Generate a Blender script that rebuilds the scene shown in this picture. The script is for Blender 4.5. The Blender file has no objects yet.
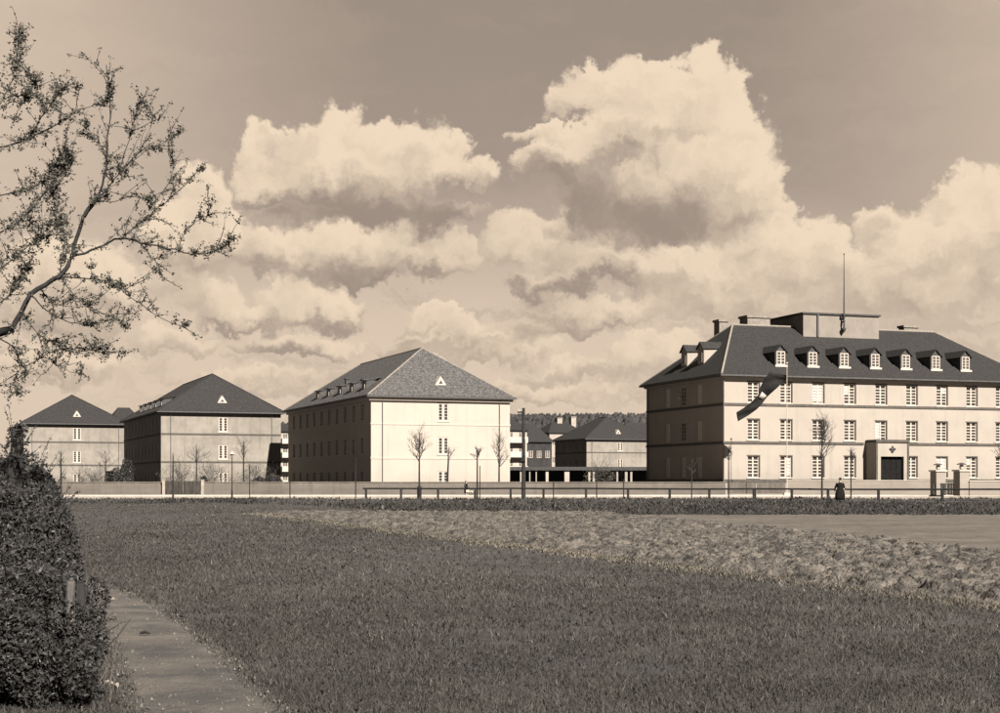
import bpy, bmesh, math, random
import numpy as np
from mathutils import Vector, Matrix

S = bpy.context.scene
PI = math.pi
CAMZ = 1.7
F = 1500.0                      # focal length in units of a 1000 wide picture

# ------------------------------------------------------------------ camera
cd = bpy.data.cameras.new("camera"); cam = bpy.data.objects.new("camera", cd)
S.collection.objects.link(cam); S.camera = cam
cam.location = (0, 0, CAMZ); cam.rotation_euler = (PI / 2, 0, 0)
cd.sensor_width = 36; cd.lens = 54; cd.shift_y = 0.1235
cd.clip_start = 0.1; cd.clip_end = 20000
S.render.resolution_x = 1024; S.render.resolution_y = 730

# ------------------------------------------------------------------ sun, exposure
SUN_EL = math.radians(38)
SUN_AZ = math.radians(153)      # clockwise from +Y
sdir = Vector((math.sin(SUN_AZ) * math.cos(SUN_EL), math.cos(SUN_AZ) * math.cos(SUN_EL), math.sin(SUN_EL)))
sl = bpy.data.lights.new("sun", 'SUN'); sl.energy = 5.0; sl.angle = math.radians(0.5); sl.color = (1, 0.91, 0.80)
so = bpy.data.objects.new("sun", sl); S.collection.objects.link(so)
so.rotation_euler = sdir.to_track_quat('Z', 'Y').to_euler()
S.view_settings.view_transform = 'Standard'
try: S.view_settings.look = 'None'
except Exception: pass
S.view_settings.gamma = 1.0
EXPO = 1.7
S.view_settings.exposure = EXPO
S.cycles.max_bounces = 5; S.cycles.diffuse_bounces = 2; S.cycles.glossy_bounces = 2

# ------------------------------------------------------------------ sky with clouds (world, by direction)
W = bpy.data.worlds.new("World"); S.world = W; W.use_nodes = True
NT = W.node_tree; NT.nodes.clear()
def N(kind, **kw):
    n = NT.nodes.new(kind)
    for k, v in kw.items(): setattr(n, k, v)
    return n
def lk(a, b): NT.links.new(a, b)
def M(op, a, b=None, c=None, clamp=False):
    n = N('ShaderNodeMath', operation=op); n.use_clamp = clamp
    for i, v in enumerate((a, b, c)):
        if v is None: continue
        if isinstance(v, (int, float)): n.inputs[i].default_value = v
        else: lk(v, n.inputs[i])
    return n.outputs[0]
def VM(op, a, b=None, scale=None):
    n = N('ShaderNodeVectorMath', operation=op)
    for i, v in enumerate((a, b)):
        if v is None: continue
        if isinstance(v, (tuple, list)): n.inputs[i].default_value = v
        else: lk(v, n.inputs[i])
    if scale is not None: n.inputs['Scale'].default_value = scale
    return n
def SM(x, lo, hi, a=0.0, b=1.0):
    n = N('ShaderNodeMapRange', interpolation_type='SMOOTHSTEP')
    lk(x, n.inputs['Value'])
    n.inputs['From Min'].default_value = lo; n.inputs['From Max'].default_value = hi
    n.inputs['To Min'].default_value = a; n.inputs['To Max'].default_value = b
    return n.outputs['Result']
def noise(vec, scale, detail=6, rough=0.55, out='Fac'):
    n = N('ShaderNodeTexNoise'); n.inputs['Scale'].default_value = scale
    n.inputs['Detail'].default_value = detail; n.inputs['Roughness'].default_value = rough
    lk(vec, n.inputs['Vector']); return n.outputs[out]
def blend(f, a, b):
    n = N('ShaderNodeMix', data_type='RGBA')
    if isinstance(f, (int, float)): n.inputs[0].default_value = f
    else: lk(f, n.inputs[0])
    for i, v in ((6, a), (7, b)):
        if isinstance(v, tuple): n.inputs[i].default_value = v + (1,)
        else: lk(v, n.inputs[i])
    return n.outputs[2]
tc = N('ShaderNodeTexCoord'); D = tc.outputs['Generated']
sx = N('ShaderNodeSeparateXYZ'); lk(D, sx.inputs[0])
K = 15.0                        # one unit of the sky chart is 1/15 radian
az = M('MULTIPLY', M('ARCTAN2', sx.outputs[0], sx.outputs[1]), K)
el = M('MULTIPLY', M('ARCSINE', sx.outputs[2]), K)
cb = N('ShaderNodeCombineXYZ'); lk(az, cb.inputs[0]); lk(el, cb.inputs[1])
q0 = cb.outputs[0]
def centred(col):               # noise colour -> -.5...5 vector
    return VM('SUBTRACT', col, (0.5, 0.5, 0.5)).outputs[0]
w1 = VM('SCALE', centred(noise(D, 42, 6, 0.63, 'Color')), scale=0.72).outputs[0]
wv = VM('MULTIPLY', w1, (1, 1, 0)).outputs[0]
q = VM('ADD', q0, wv).outputs[0]
def chart(px, py):
    a = math.atan((px - 500) / F)
    e = math.atan((480 - py) / F * math.cos(a))
    return a * K, e * K
# cumulus heaps: (px, py, radius x, radius y, light bias)
HEAPS = [
 (350,168,108,46,.5),(345,126,36,26,.6),(318,140,28,20,.5),(380,140,30,22,.5),(428,150,46,34,.5),(452,135,18,14,.5),(475,172,30,20,.4),(258,150,24,30,.5),(278,135,20,18,.4),(262,186,28,18,.3),
 (400,212,80,20,.2),(300,215,50,14,.2),
 (355,250,95,24,.45),(262,255,40,22,.3),(408,238,30,22,.4),(440,255,60,24,.2),(230,240,30,20,.2),(340,275,70,16,.1),
 (298,302,48,27,.55),(282,288,24,16,.5),(330,312,36,20,.4),(240,318,46,16,.3),(295,345,68,15,.3),(210,300,34,22,.3),
 (440,318,36,18,.5),(462,330,34,12,.3),(425,308,16,10,.4),(430,345,70,12,.2),(500,350,60,16,.2),
 (548,303,36,20,.35),(572,322,34,16,.2),(530,330,30,16,.2),
 (640,92,88,32,.6),(705,72,24,26,.6),(705,112,34,26,.5),(722,92,26,26,.5),(655,72,26,14,.5),(592,78,32,18,.5),(566,100,26,20,.5),(548,132,44,11,.3),(520,134,20,6,.2),(640,138,85,30,.35),
 (742,130,24,34,.6),(738,165,42,62,.6),(768,200,26,44,.5),(570,158,52,30,.25),(540,160,22,22,.2),(690,195,85,56,.4),(620,200,80,34,.2),(640,232,90,22,.1),
 (530,242,40,32,.55),(500,238,20,22,.4),(548,222,20,14,.5),(575,258,50,24,.4),(612,268,46,18,.3),(550,282,56,14,.2),(655,262,60,16,.3),
 (760,250,64,34,.5),(820,240,34,26,.6),(800,262,60,28,.4),(848,262,24,22,.4),(730,290,110,30,.3),(652,345,36,20,.5),(625,355,36,16,.3),(690,350,40,20,.3),(590,372,60,16,.2),(610,310,70,16,.1),
 (205,205,30,45,.4),(222,235,28,40,.4),(180,250,40,50,.3),
 (935,245,80,40,.4),(985,195,40,30,.5),(950,205,30,18,.3),(905,278,90,40,.35),(880,228,28,18,.2),(990,240,50,70,.4),
 (70,290,90,60,.35),(60,370,90,20,.3),(170,345,50,16,.3),(250,385,80,14,.2),(540,395,90,14,.2),
]
SHADES = [(400,207,78,19,1.9),(310,210,48,12,1.2),(450,228,55,14,1.2),(262,205,26,9,.9),(375,281,62,12,1.7),(300,268,40,9,.7),(345,327,42,8,1.8),(272,318,14,10,1.0),(298,357,66,8,1.5),(225,330,34,6,1.2),
 (640,204,78,30,1.5),(690,226,60,14,1.1),(585,190,34,18,1.0),(672,131,34,6,1.0),(560,166,30,8,.7),(625,152,10,8,1.0),(555,289,62,9,1.7),(560,258,34,12,.7),(640,282,60,7,.8),
 (450,343,52,5,1.3),(545,318,34,12,.9),(600,330,50,7,.8),(180,265,30,8,.8),(780,285,60,8,.5),(900,262,60,8,.5),(100,300,60,10,.8),(60,330,80,8,.8),(430,372,70,5,.9),(640,372,60,5,.9)]
LL = None; SW = None; SH = None
for (px, py, rx, ry, b) in HEAPS:
    cu, cv = chart(px, py); ru, rv = rx / 100.0, ry / 100.0
    n = N('ShaderNodeVectorMath', operation='MULTIPLY_ADD'); lk(q, n.inputs[0])
    n.inputs[1].default_value = (1 / ru, 1 / rv, 0); n.inputs[2].default_value = (-cu / ru, -cv / rv, 1)
    d = n.outputs[0]
    ln = VM('LENGTH', d).outputs['Value']
    hh = VM('DOT_PRODUCT', d, (0.25, 0.85, b)).outputs['Value']
    w = M('MAXIMUM', M('SUBTRACT', 1.6, ln), 0.004)
    w = M('MULTIPLY', w, w)
    LL = ln if LL is None else M('SMOOTH_MIN', LL, ln, 0.12)
    SW = w if SW is None else M('ADD', SW, w)
    SH = M('MULTIPLY', w, hh) if SH is None else M('MULTIPLY_ADD', w, hh, SH)
FF = M('MULTIPLY', M('SUBTRACT', 1.414, LL), 1.35)
Hh = M('DIVIDE', SH, SW)
nz = noise(q, 2.6, 7, 0.60)
# elsewhere in the sky: loose heaps from noise alone
st = VM('MULTIPLY', D, (7, 7, 16)).outputs[0]
far_n = noise(st, 1.0, 4, 0.6)
fd = M('SUBTRACT', far_n, 0.57)
fnt = SM(sx.outputs[2], 0.30, 0.45)     # above the charted part of the sky
back = SM(sx.outputs[1], 0.82, 0.74)
other = M('MAXIMUM', fnt, back)
dens = M('ADD', FF, M('MULTIPLY', M('SUBTRACT', nz, 0.5), 0.55))
alpha = SM(dens, -0.04, 0.26)
alpha2 = M('MULTIPLY', SM(fd, 0.0, 0.08), other)
alpha = M('MULTIPLY', alpha, M('SUBTRACT', 1.0, other))
# light and dark of the heaps: bright heads, grey flat bases
rel = M('ADD', Hh, M('MULTIPLY', M('SUBTRACT', nz, 0.5), 2.0))
for (px, py, rx, ry, k) in SHADES:
    cu, cv = chart(px, py)
    d = VM('MULTIPLY', VM('SUBTRACT', q, (cu, cv, 0)).outputs[0], (70 / rx, 70 / ry, 0)).outputs[0]
    rel = M('SUBTRACT', rel, SM(VM('LENGTH', d).outputs['Value'], 1.5, 0.0, 0.0, k * 0.62))
lit = SM(rel, -1.30, 1.0)
LIT = (0.87, 0.70, 0.525); SHD = (0.345, 0.275, 0.225)
# clear sky: Nishita luminance, toned like the print
sky = N('ShaderNodeTexSky'); sky.sky_type = 'NISHITA'; sky.sun_disc = False
sky.sun_elevation = SUN_EL; sky.sun_rotation = SUN_AZ
sky.air_density = 1.0; sky.dust_density = 1.2; sky.ozone_density = 1.0
bw = N('ShaderNodeRGBToBW'); lk(sky.outputs[0], bw.inputs[0])
lum = M('MULTIPLY', bw.outputs[0], 0.1)
# thin veil: horizon band, and the pale left and right of the view
side = M('ABSOLUTE', M('SUBTRACT', az, 0.55))
veil_side = SM(side, 1.4, 6.0)
veil_low = SM(el, 3.3, 1.2)
stk = noise(VM('MULTIPLY', q, (0.8, 2.8, 1)).outputs[0], 1.0, 6, 0.6)
veil = M('MAXIMUM', M('MULTIPLY', veil_side, 0.72), M('MULTIPLY', veil_low, 0.9))
veil = M('ADD', veil, M('MULTIPLY', M('SUBTRACT', stk, 0.5), 0.25), clamp=True)
clear = (0.325, 0.268, 0.218)
cl = VM('SCALE', N('ShaderNodeRGB').outputs[0], scale=1.0)
rgb = N('ShaderNodeRGB'); rgb.outputs[0].default_value = (1.0, 0.805, 0.665, 1)
tone = VM('SCALE', rgb.outputs[0]); lk(M('MULTIPLY_ADD', lum, 0.35, 0.235), tone.inputs['Scale'])
VEIL = (0.76, 0.61, 0.47)
base = blend(veil, tone.outputs[0], VEIL)
band = M('MULTIPLY', SM(stk, 0.46, 0.62), SM(el, 3.4, 1.8))
base = blend(M('MULTIPLY', band, 0.45), base, (0.44, 0.355, 0.285))
cloudc = blend(lit, SHD, LIT)
soft = M('MULTIPLY', alpha, SM(el, -0.4, 2.6, 0.55, 1.0))
c1 = blend(soft, base, cloudc)
high = M('MULTIPLY', other, SM(sx.outputs[2], 0.30, 0.60))    # dims the unseen sky overhead and behind to deepen shade on walls
c1 = blend(M('MAXIMUM', M('MULTIPLY', high, 0.95), M('MULTIPLY', back, 0.93)), c1, (0.07, 0.063, 0.056))
c2 = blend(M('MULTIPLY', alpha2, 0.22), c1, blend(SM(fd, 0.0, 0.22), LIT, SHD))
toscene = VM('SCALE', c2, scale=10.0 / (2 ** EXPO))
bg = N('ShaderNodeBackground'); bg.inputs['Strength'].default_value = 0.1
lk(toscene.outputs[0], bg.inputs['Color'])
wo = N('ShaderNodeOutputWorld'); lk(bg.outputs[0], wo.inputs['Surface'])
W.cycles.sampling_method = 'MANUAL'; W.cycles.sample_map_resolution = 512

# ------------------------------------------------------------------ helpers
COL = S.collection
def link(o, parent=None):
    COL.objects.link(o)
    if parent is not None: o.parent = parent
    return o
def tag(o, label=None, cat=None, group=None, kind=None):
    if label: o['label'] = label
    if cat: o['category'] = cat
    if group: o['group'] = group
    if kind: o['kind'] = kind
    return o
def empty(name, loc=(0, 0, 0), rz=0.0, label=None, cat=None, group=None):
    o = bpy.data.objects.new(name, None); COL.objects.link(o)
    o.location = loc; o.rotation_euler = (0, 0, rz); o.empty_display_size = 0.5
    return tag(o, label, cat, group)
def gx(px, Y): return (px - 500) / F * Y          # world x of a picture column at depth Y
def gz(py, Y): return CAMZ + (480 - py) / F * Y   # world z of a picture row at depth Y

def mat(name, col, rough=0.85, col2=None, scale=4.0, amount=1.0, bump=0.0, bscale=None, detail=5, coord='Object', stretch=(1, 1, 1), spec=0.3, lo=0.4, hi=0.6):
    m = bpy.data.materials.new(name); m.use_nodes = True
    nt = m.node_tree; b = nt.nodes['Principled BSDF']
    b.inputs['Roughness'].default_value = rough
    b.inputs['Specular IOR Level'].default_value = spec
    b.inputs['Base Color'].default_value = tuple(col) + (1,)
    if col2 is not None or bump:
        t = nt.nodes.new('ShaderNodeTexCoord'); mp = nt.nodes.new('ShaderNodeMapping')
        mp.inputs['Scale'].default_value = stretch
        nt.links.new(t.outputs[coord], mp.inputs[0])
    if col2 is not None:
        n = nt.nodes.new('ShaderNodeTexNoise'); n.inputs['Scale'].default_value = scale
        n.inputs['Detail'].default_value = detail; n.inputs['Roughness'].default_value = 0.65
        nt.links.new(mp.outputs[0], n.inputs['Vector'])
        r = nt.nodes.new('ShaderNodeMapRange'); r.inputs['From Min'].default_value = lo; r.inputs['From Max'].default_value = hi
        nt.links.new(n.outputs['Fac'], r.inputs['Value'])
        x = nt.nodes.new('ShaderNodeMix'); x.data_type = 'RGBA'
        x.inputs[6].default_value = tuple(col) + (1,); x.inputs[7].default_value = tuple(col2) + (1,)
        nt.links.new(r.outputs[0], x.inputs[0]); nt.links.new(x.outputs[2], b.inputs['Base Color'])
        m['mixnode'] = x.name
    if bump:
        n2 = nt.nodes.new('ShaderNodeTexNoise'); n2.inputs['Scale'].default_value = bscale or scale
        n2.inputs['Detail'].default_value = 6
        nt.links.new(mp.outputs[0], n2.inputs['Vector'])
        bp = nt.nodes.new('ShaderNodeBump'); bp.inputs['Strength'].default_value = 1.0; bp.inputs['Distance'].default_value = bump
        nt.links.new(n2.outputs['Fac'], bp.inputs['Height']); nt.links.new(bp.outputs[0], b.inputs['Normal'])
    return m
def weather(m, amt=0.22, base=1.6, seed=0.0):
    """rain streaks down the wall and a dirtier foot with an uneven edge"""
    nt = m.node_tree; b = nt.nodes['Principled BSDF']; src = b.inputs['Base Color'].links[0].from_socket
    t = nt.nodes.new('ShaderNodeTexCoord')
    def nz(sc, st, det=5):
        mp = nt.nodes.new('ShaderNodeMapping'); mp.inputs['Scale'].default_value = st; mp.inputs['Location'].default_value = (seed, seed, seed)
        n = nt.nodes.new('ShaderNodeTexNoise'); n.inputs['Scale'].default_value = sc; n.inputs['Detail'].default_value = det; n.inputs['Roughness'].default_value = .6
        nt.links.new(t.outputs['Object'], mp.inputs[0]); nt.links.new(mp.outputs[0], n.inputs['Vector']); return n.outputs['Fac']
    def mr(v, a, b_, c, d):
        r = nt.nodes.new('ShaderNodeMapRange'); nt.links.new(v, r.inputs['Value'])
        for k, x in zip(('From Min', 'From Max', 'To Min', 'To Max'), (a, b_, c, d)): r.inputs[k].default_value = x
        return r.outputs[0]
    def mm(op, x, y):
        n = nt.nodes.new('ShaderNodeMath'); n.operation = op
        for i, v in enumerate((x, y)):
            if isinstance(v, (int, float)): n.inputs[i].default_value = v
            else: nt.links.new(v, n.inputs[i])
        return n.outputs[0]
    streak = mr(nz(1.0, (1.6, 1.6, .10)), .52, .72, 1.0, 1 - amt)
    patch = mr(nz(.22, (1, 1, 1)), .45, .62, 1.0, 1 - amt * .55)
    sep = nt.nodes.new('ShaderNodeSeparateXYZ'); nt.links.new(t.outputs['Object'], sep.inputs[0])
    foot = mr(mm('ADD', sep.outputs[2], mm('MULTIPLY', nz(.9, (1, 1, 1)), -2.4)), 0.0, base, 1 - amt * 1.3, 1.0)
    f = mm('MULTIPLY', mm('MULTIPLY', streak, patch), foot)
    x = nt.nodes.new('ShaderNodeVectorMath'); x.operation = 'SCALE'
    nt.links.new(src, x.inputs[0]); nt.links.new(f, x.inputs['Scale']); nt.links.new(x.outputs[0], b.inputs['Base Color'])
    return m
def T(v, r=1.0, g=0.90, b=0.80): return (v * r, v * g, v * b)     # brownish tone of the place
def Dk(v): return (v, v * 0.98, v * 1.0)

def leafmat(name, v, attr='shade', rough=0.8, g=0.98, b=1.0, trans=0.0):
    m = bpy.data.materials.new(name); m.use_nodes = True
    nt = m.node_tree; p = nt.nodes['Principled BSDF']
    p.inputs['Roughness'].default_value = rough; p.inputs['Specular IOR Level'].default_value = 0.25
    a = nt.nodes.new('ShaderNodeAttribute'); a.attribute_name = attr
    x = nt.nodes.new('ShaderNodeVectorMath'); x.operation = 'SCALE'
    x.inputs[0].default_value = (v, v * g, v * b)
    nt.links.new(a.outputs['Fac'], x.inputs['Scale']); nt.links.new(x.outputs[0], p.inputs['Base Color'])
    return m

# --- mesh collector: everything added becomes one mesh object
class MB:
    def __init__(s): s.v = []; s.f = []
    def add(s, vs, fs):
        o = len(s.v); s.v += [tuple(a) for a in vs]; s.f += [tuple(i + o for i in f) for f in fs]; return s
    def box(s, x0, x1, y0, y1, z0, z1):
        return s.add([(x0,y0,z0),(x1,y0,z0),(x1,y1,z0),(x0,y1,z0),(x0,y0,z1),(x1,y0,z1),(x1,y1,z1),(x0,y1,z1)],
                     [(0,3,2,1),(4,5,6,7),(0,1,5,4),(1,2,6,5),(2,3,7,6),(3,0,4,7)])
    def tube(s, pts, rad, n=6, cap=True):
        pts = [Vector(p) for p in pts]
        if not hasattr(rad, '__len__'): rad = [rad] * len(pts)
        o = len(s.v); up = Vector((0.31, 0.2, 0.93))
        for i, p in enumerate(pts):
            d = (pts[min(i + 1, len(pts) - 1)] - pts[max(i - 1, 0)])
            if d.length < 1e-9: d = Vector((0, 0, 1))
            d.normalize(); a = d.cross(up)
            if a.length < 1e-3: a = d.cross(Vector((1, 0, 0)))
            a.normalize(); b = d.cross(a)
            for k in range(n):
                t = 2 * PI * k / n
                s.v.append(tuple(p + (a * math.cos(t) + b * math.sin(t)) * rad[i]))
        for i in range(len(pts) - 1):
            for k in range(n):
                k2 = (k + 1) % n
                s.f.append((o + i*n + k, o + i*n + k2, o + (i+1)*n + k2, o + (i+1)*n + k))
        if cap:
            s.f.append(tuple(o + k for k in range(n))); s.f.append(tuple(o + (len(pts)-1)*n + k for k in reversed(range(n))))
        return s
    def lathe(s, prof, c=(0, 0, 0), n=12, sx=1.0, sy=1.0, rz=0.0):
        o = len(s.v); cr, sr = math.cos(rz), math.sin(rz)
        for r, z in prof:
            for k in range(n):
                t = 2 * PI * k / n; x, y = r*sx*math.cos(t), r*sy*math.sin(t)
                s.v.append((c[0] + x*cr - y*sr, c[1] + x*sr + y*cr, c[2] + z))
        for i in range(len(prof) - 1):
            for k in range(n):
                k2 = (k + 1) % n
                s.f.append((o + i*n + k, o + i*n + k2, o + (i+1)*n + k2, o + (i+1)*n + k))
        s.f.append(tuple(o + k for k in reversed(range(n)))); s.f.append(tuple(o + (len(prof)-1)*n + k for k in range(n)))
        return s
    def mesh(s, name, m, smooth=False):
        me = bpy.data.meshes.new(name); me.from_pydata(s.v, [], s.f); me.update()
        me.materials.append(m)
        if smooth: me.polygons.foreach_set('use_smooth', [True] * len(me.polygons))
        return me
    def build(s, name, m, parent=None, smooth=False):
        return link(bpy.data.objects.new(name, s.mesh(name, m, smooth)), parent)

def numesh(name, verts, faces, material, shade=None, parent=None, smooth=False):
    """verts (n,3); faces (m,k) int; shade (n,) per vertex"""
    me = bpy.data.meshes.new(name)
    me.vertices.add(len(verts)); me.vertices.foreach_set('co', np.asarray(verts, np.float32).ravel())
    m_, k = faces.shape
    me.loops.add(m_ * k); me.loops.foreach_set('vertex_index', faces.astype(np.int32).ravel())
    me.polygons.add(m_); me.polygons.foreach_set('loop_start', np.arange(0, m_ * k, k, dtype=np.int32))
    if smooth: me.polygons.foreach_set('use_smooth', np.ones(m_, bool))
    me.update(calc_edges=True)
    if shade is not None:
        at = me.attributes.new('shade', 'FLOAT', 'POINT'); at.data.foreach_set('value', np.asarray(shade, np.float32))
    me.materials.append(material)
    return link(bpy.data.objects.new(name, me), parent)

def vnoise(x, y, seed=0):
    """smooth value noise on numpy arrays, 0..1"""
    xi = np.floor(x).astype(np.int64); yi = np.floor(y).astype(np.int64)
    fx = x - xi; fy = y - yi; fx = fx*fx*(3-2*fx); fy = fy*fy*(3-2*fy)
    def h(a, b):
        n = (a * 374761393 + b * 668265263 + seed * 1442695041) & 0x7fffffff
        n = ((n ^ (n >> 13)) * 1274126177) & 0x7fffffff
        n = (n ^ (n >> 16)) & 0xffff
        return n / 65535.0
    return (h(xi,yi)*(1-fx)+h(xi+1,yi)*fx)*(1-fy) + (h(xi,yi+1)*(1-fx)+h(xi+1,yi+1)*fx)*fy
def fbm(x, y, seed=0, o=4):
    a = 0; w = 1; t = 0
    for i in range(o):
        a = a + w * vnoise(x * 2**i, y * 2**i, seed + i * 17); t += w; w *= 0.55
    return a / t

# ------------------------------------------------------------------ the ground
rng = np.random.default_rng(7)
def bank_h(x, y):
    """low rough bank in front of the rail fence"""
    t = np.clip(1 - np.abs(y - 117) / 8.0, 0, 1)
    return t * (0.02 + 0.42 * fbm(x * 0.9, y * 0.5, 3, 4) ** 1.5)
GRASS_SOIL = mat('grass_soil', Dk(0.026), 0.95, Dk(0.040), 1.2, bump=0.05, bscale=3.0)
# one sheet to the horizon
b = MB(); R_ = 9000
b.add([(-R_, -R_, 0), (R_, -R_, 0), (R_, R_, 0), (-R_, R_, 0)], [(0, 1, 2, 3)])
tag(b.build('ground', GRASS_SOIL), kind='structure')

# path
PATH = [(1.9, -2), (0.55, 3.0), (-0.9, 7.5), (-2.44, 11.9), (-3.05, 14.0), (-3.85, 16.5), (-5.05, 20), (-6.6, 24), (-8.0, 27)]
PW = [0.55, 0.55, 0.55, 0.53, 0.52, 0.50, 0.50, 0.35, 0.2]
def path_dist(x, y):
    px_ = np.interp(y, [p[1] for p in PATH], [p[0] for p in PATH]); w = np.interp(y, [p[1] for p in PATH], PW)
    return np.abs(x - px_) / 1.05 - w + 3 * (y > 25.5)            # negative on the path
ys = np.arange(-2, 25.5, 0.1); us = np.linspace(-1.15, 1.15, 18)
YY, UU = np.meshgrid(ys, us, indexing='ij')
pc = np.interp(ys, [p[1] for p in PATH], [p[0] for p in PATH]); pw = np.interp(ys, [p[1] for p in PATH], PW)
XX = pc[:, None] + UU * pw[:, None] * 1.05 + (fbm(YY * 1.6, UU * 0.7, 5) - 0.5) * 0.16
ZZ = 0.004 + 0.016 * fbm(XX * 5, YY * 5, 9, 5) * (1 - np.abs(UU) ** 4).clip(0) + 0.012 * (1 - UU ** 2).clip(0)
def gridfaces(n, m):
    i = np.arange(n - 1)[:, None] * m + np.arange(m - 1)[None, :]
    return np.stack([i, i + 1, i + m + 1, i + m], -1).reshape(-1, 4)[:, ::-1]
PATHM = mat('trodden_earth', Dk(0.036), 0.95, T(0.085), 1.1, bump=0.035, bscale=26, detail=12, lo=0.38, hi=0.62)
o = numesh('path', np.stack([XX, YY, ZZ], -1).reshape(-1, 3), gridfaces(*XX.shape), PATHM, smooth=True); tag(o, kind='structure')

# ploughed strip and pale field beyond it
def edgeA(y): return np.interp(y, [5.0, 20.2, 75.0, 90], [11.6, 6.6, -11.5, -16.4])      # meadow | ploughed
def edgeB(y): return np.interp(y, [5.0, 14.0, 32.0, 50, 69.0], [17.0, 14.5, 10.7, 8.6, 5.0])  # ploughed | pale field
ys = 6 * (74.5 / 6) ** np.linspace(0, 1, 760); us = np.linspace(0, 1, 260)
YY, UU = np.meshgrid(ys, us, indexing='ij')
a_ = edgeA(ys)[:, None]; b_ = np.maximum(edgeB(ys)[:, None], a_ + 0.5) + 0.6
XX = a_ + (b_ - a_) * UU + (fbm(YY * 0.9, UU * 9, 21) - 0.5) * 0.5
cl = fbm(XX * 5.0, YY * 3.4, 31, 3); cl2 = 1 - np.abs(2 * fbm(XX * 9, YY * 7.0, 37, 3) - 1) * 2
rows = 0.5 + 0.5 * np.sin((XX + 0.42 * YY) * 5.2 + 3 * fbm(XX * .5, YY * .3, 4))
ZZ = 0.01 + np.minimum(np.clip(cl - 0.36, 0, 1) * 0.40, .13) + cl2 * 0.06 + (fbm(XX * 17, YY * 13, 51, 2) - .5) * .07 + rows * 0.04
edge = np.minimum(UU, 1 - UU) * (b_ - a_)
ZZ = 0.006 + np.clip(ZZ, 0, 1) * np.clip(edge / 0.35, 0.0, 1)
PL = mat('ploughed_clods', T(0.032, 1, .95, .9), 0.95, T(0.112), 2.6, bump=0.10, bscale=11, detail=8)
o = numesh('ploughed_field', np.stack([XX, YY, ZZ], -1).reshape(-1, 3), gridfaces(*XX.shape), PL); tag(o, kind='structure')

ys = np.arange(5, 69.5, 0.25); us = np.linspace(0, 1, 420) ** 1.8
YY, UU = np.meshgrid(ys, us, indexing='ij')
a_ = edgeB(ys)[:, None]
XX = a_ + (95 - a_) * UU
ZZ = 0.010 + (0.07 * fbm(XX * 0.25, YY * 1.1, 41, 4) + .10 * fbm(XX * 3, YY * 3, 43, 3)) * np.clip(UU * 60, 0, 1)
PF = mat('harrowed_soil', T(0.095), 0.95, T(0.052), 0.45, bump=0.05, bscale=9, detail=10, stretch=(0.4, 1.8, 1), lo=.36, hi=.64)
o = numesh('harrowed_field', np.stack([XX, YY, ZZ], -1).reshape(-1, 3), gridfaces(*XX.shape), PF); tag(o, kind='structure')

# bank
ys = np.arange(104, 126.6, 0.35); xs = np.arange(-75, 75, 0.4)
YY, XX = np.meshgrid(ys, xs, indexing='ij')
ZZ = bank_h(XX, YY) - 0.02 * (bank_h(XX, YY) < 0.01) + 0.004
o = numesh('bank', np.stack([XX, YY, ZZ], -1).reshape(-1, 3), gridfaces(*XX.shape), GRASS_SOIL, smooth=True); tag(o, kind='structure')

# road, kerbs, pavement
ROADM = mat('dusty_road', T(0.225), 0.9, T(0.18), 0.6, bump=0.01, stretch=(0.3, 1.5, 1))
PAVM = mat('pavement_slabs', T(0.27), 0.9, T(0.23), 0.8, stretch=(0.5, 1, 1))
KERBM = mat('kerb_stone', T(0.36), 0.8, T(0.27), 2.0)
b = MB(); b.box(-260, 260, 129, 153.8, -0.2, 0.02); tag(b.build('road', ROADM), kind='structure')
b = MB(); b.box(-260, 260, 128.6, 128.98, -0.2, 0.075); b.box(-260, 260, 153.82, 154.1, -0.2, 0.14)
tag(b.build('kerb', KERBM), kind='structure')
b = MB(); b.box(-260, 260, 154.12, 162.0, -0.2, 0.13); tag(b.build('pavement', PAVM), kind='structure')

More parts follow.
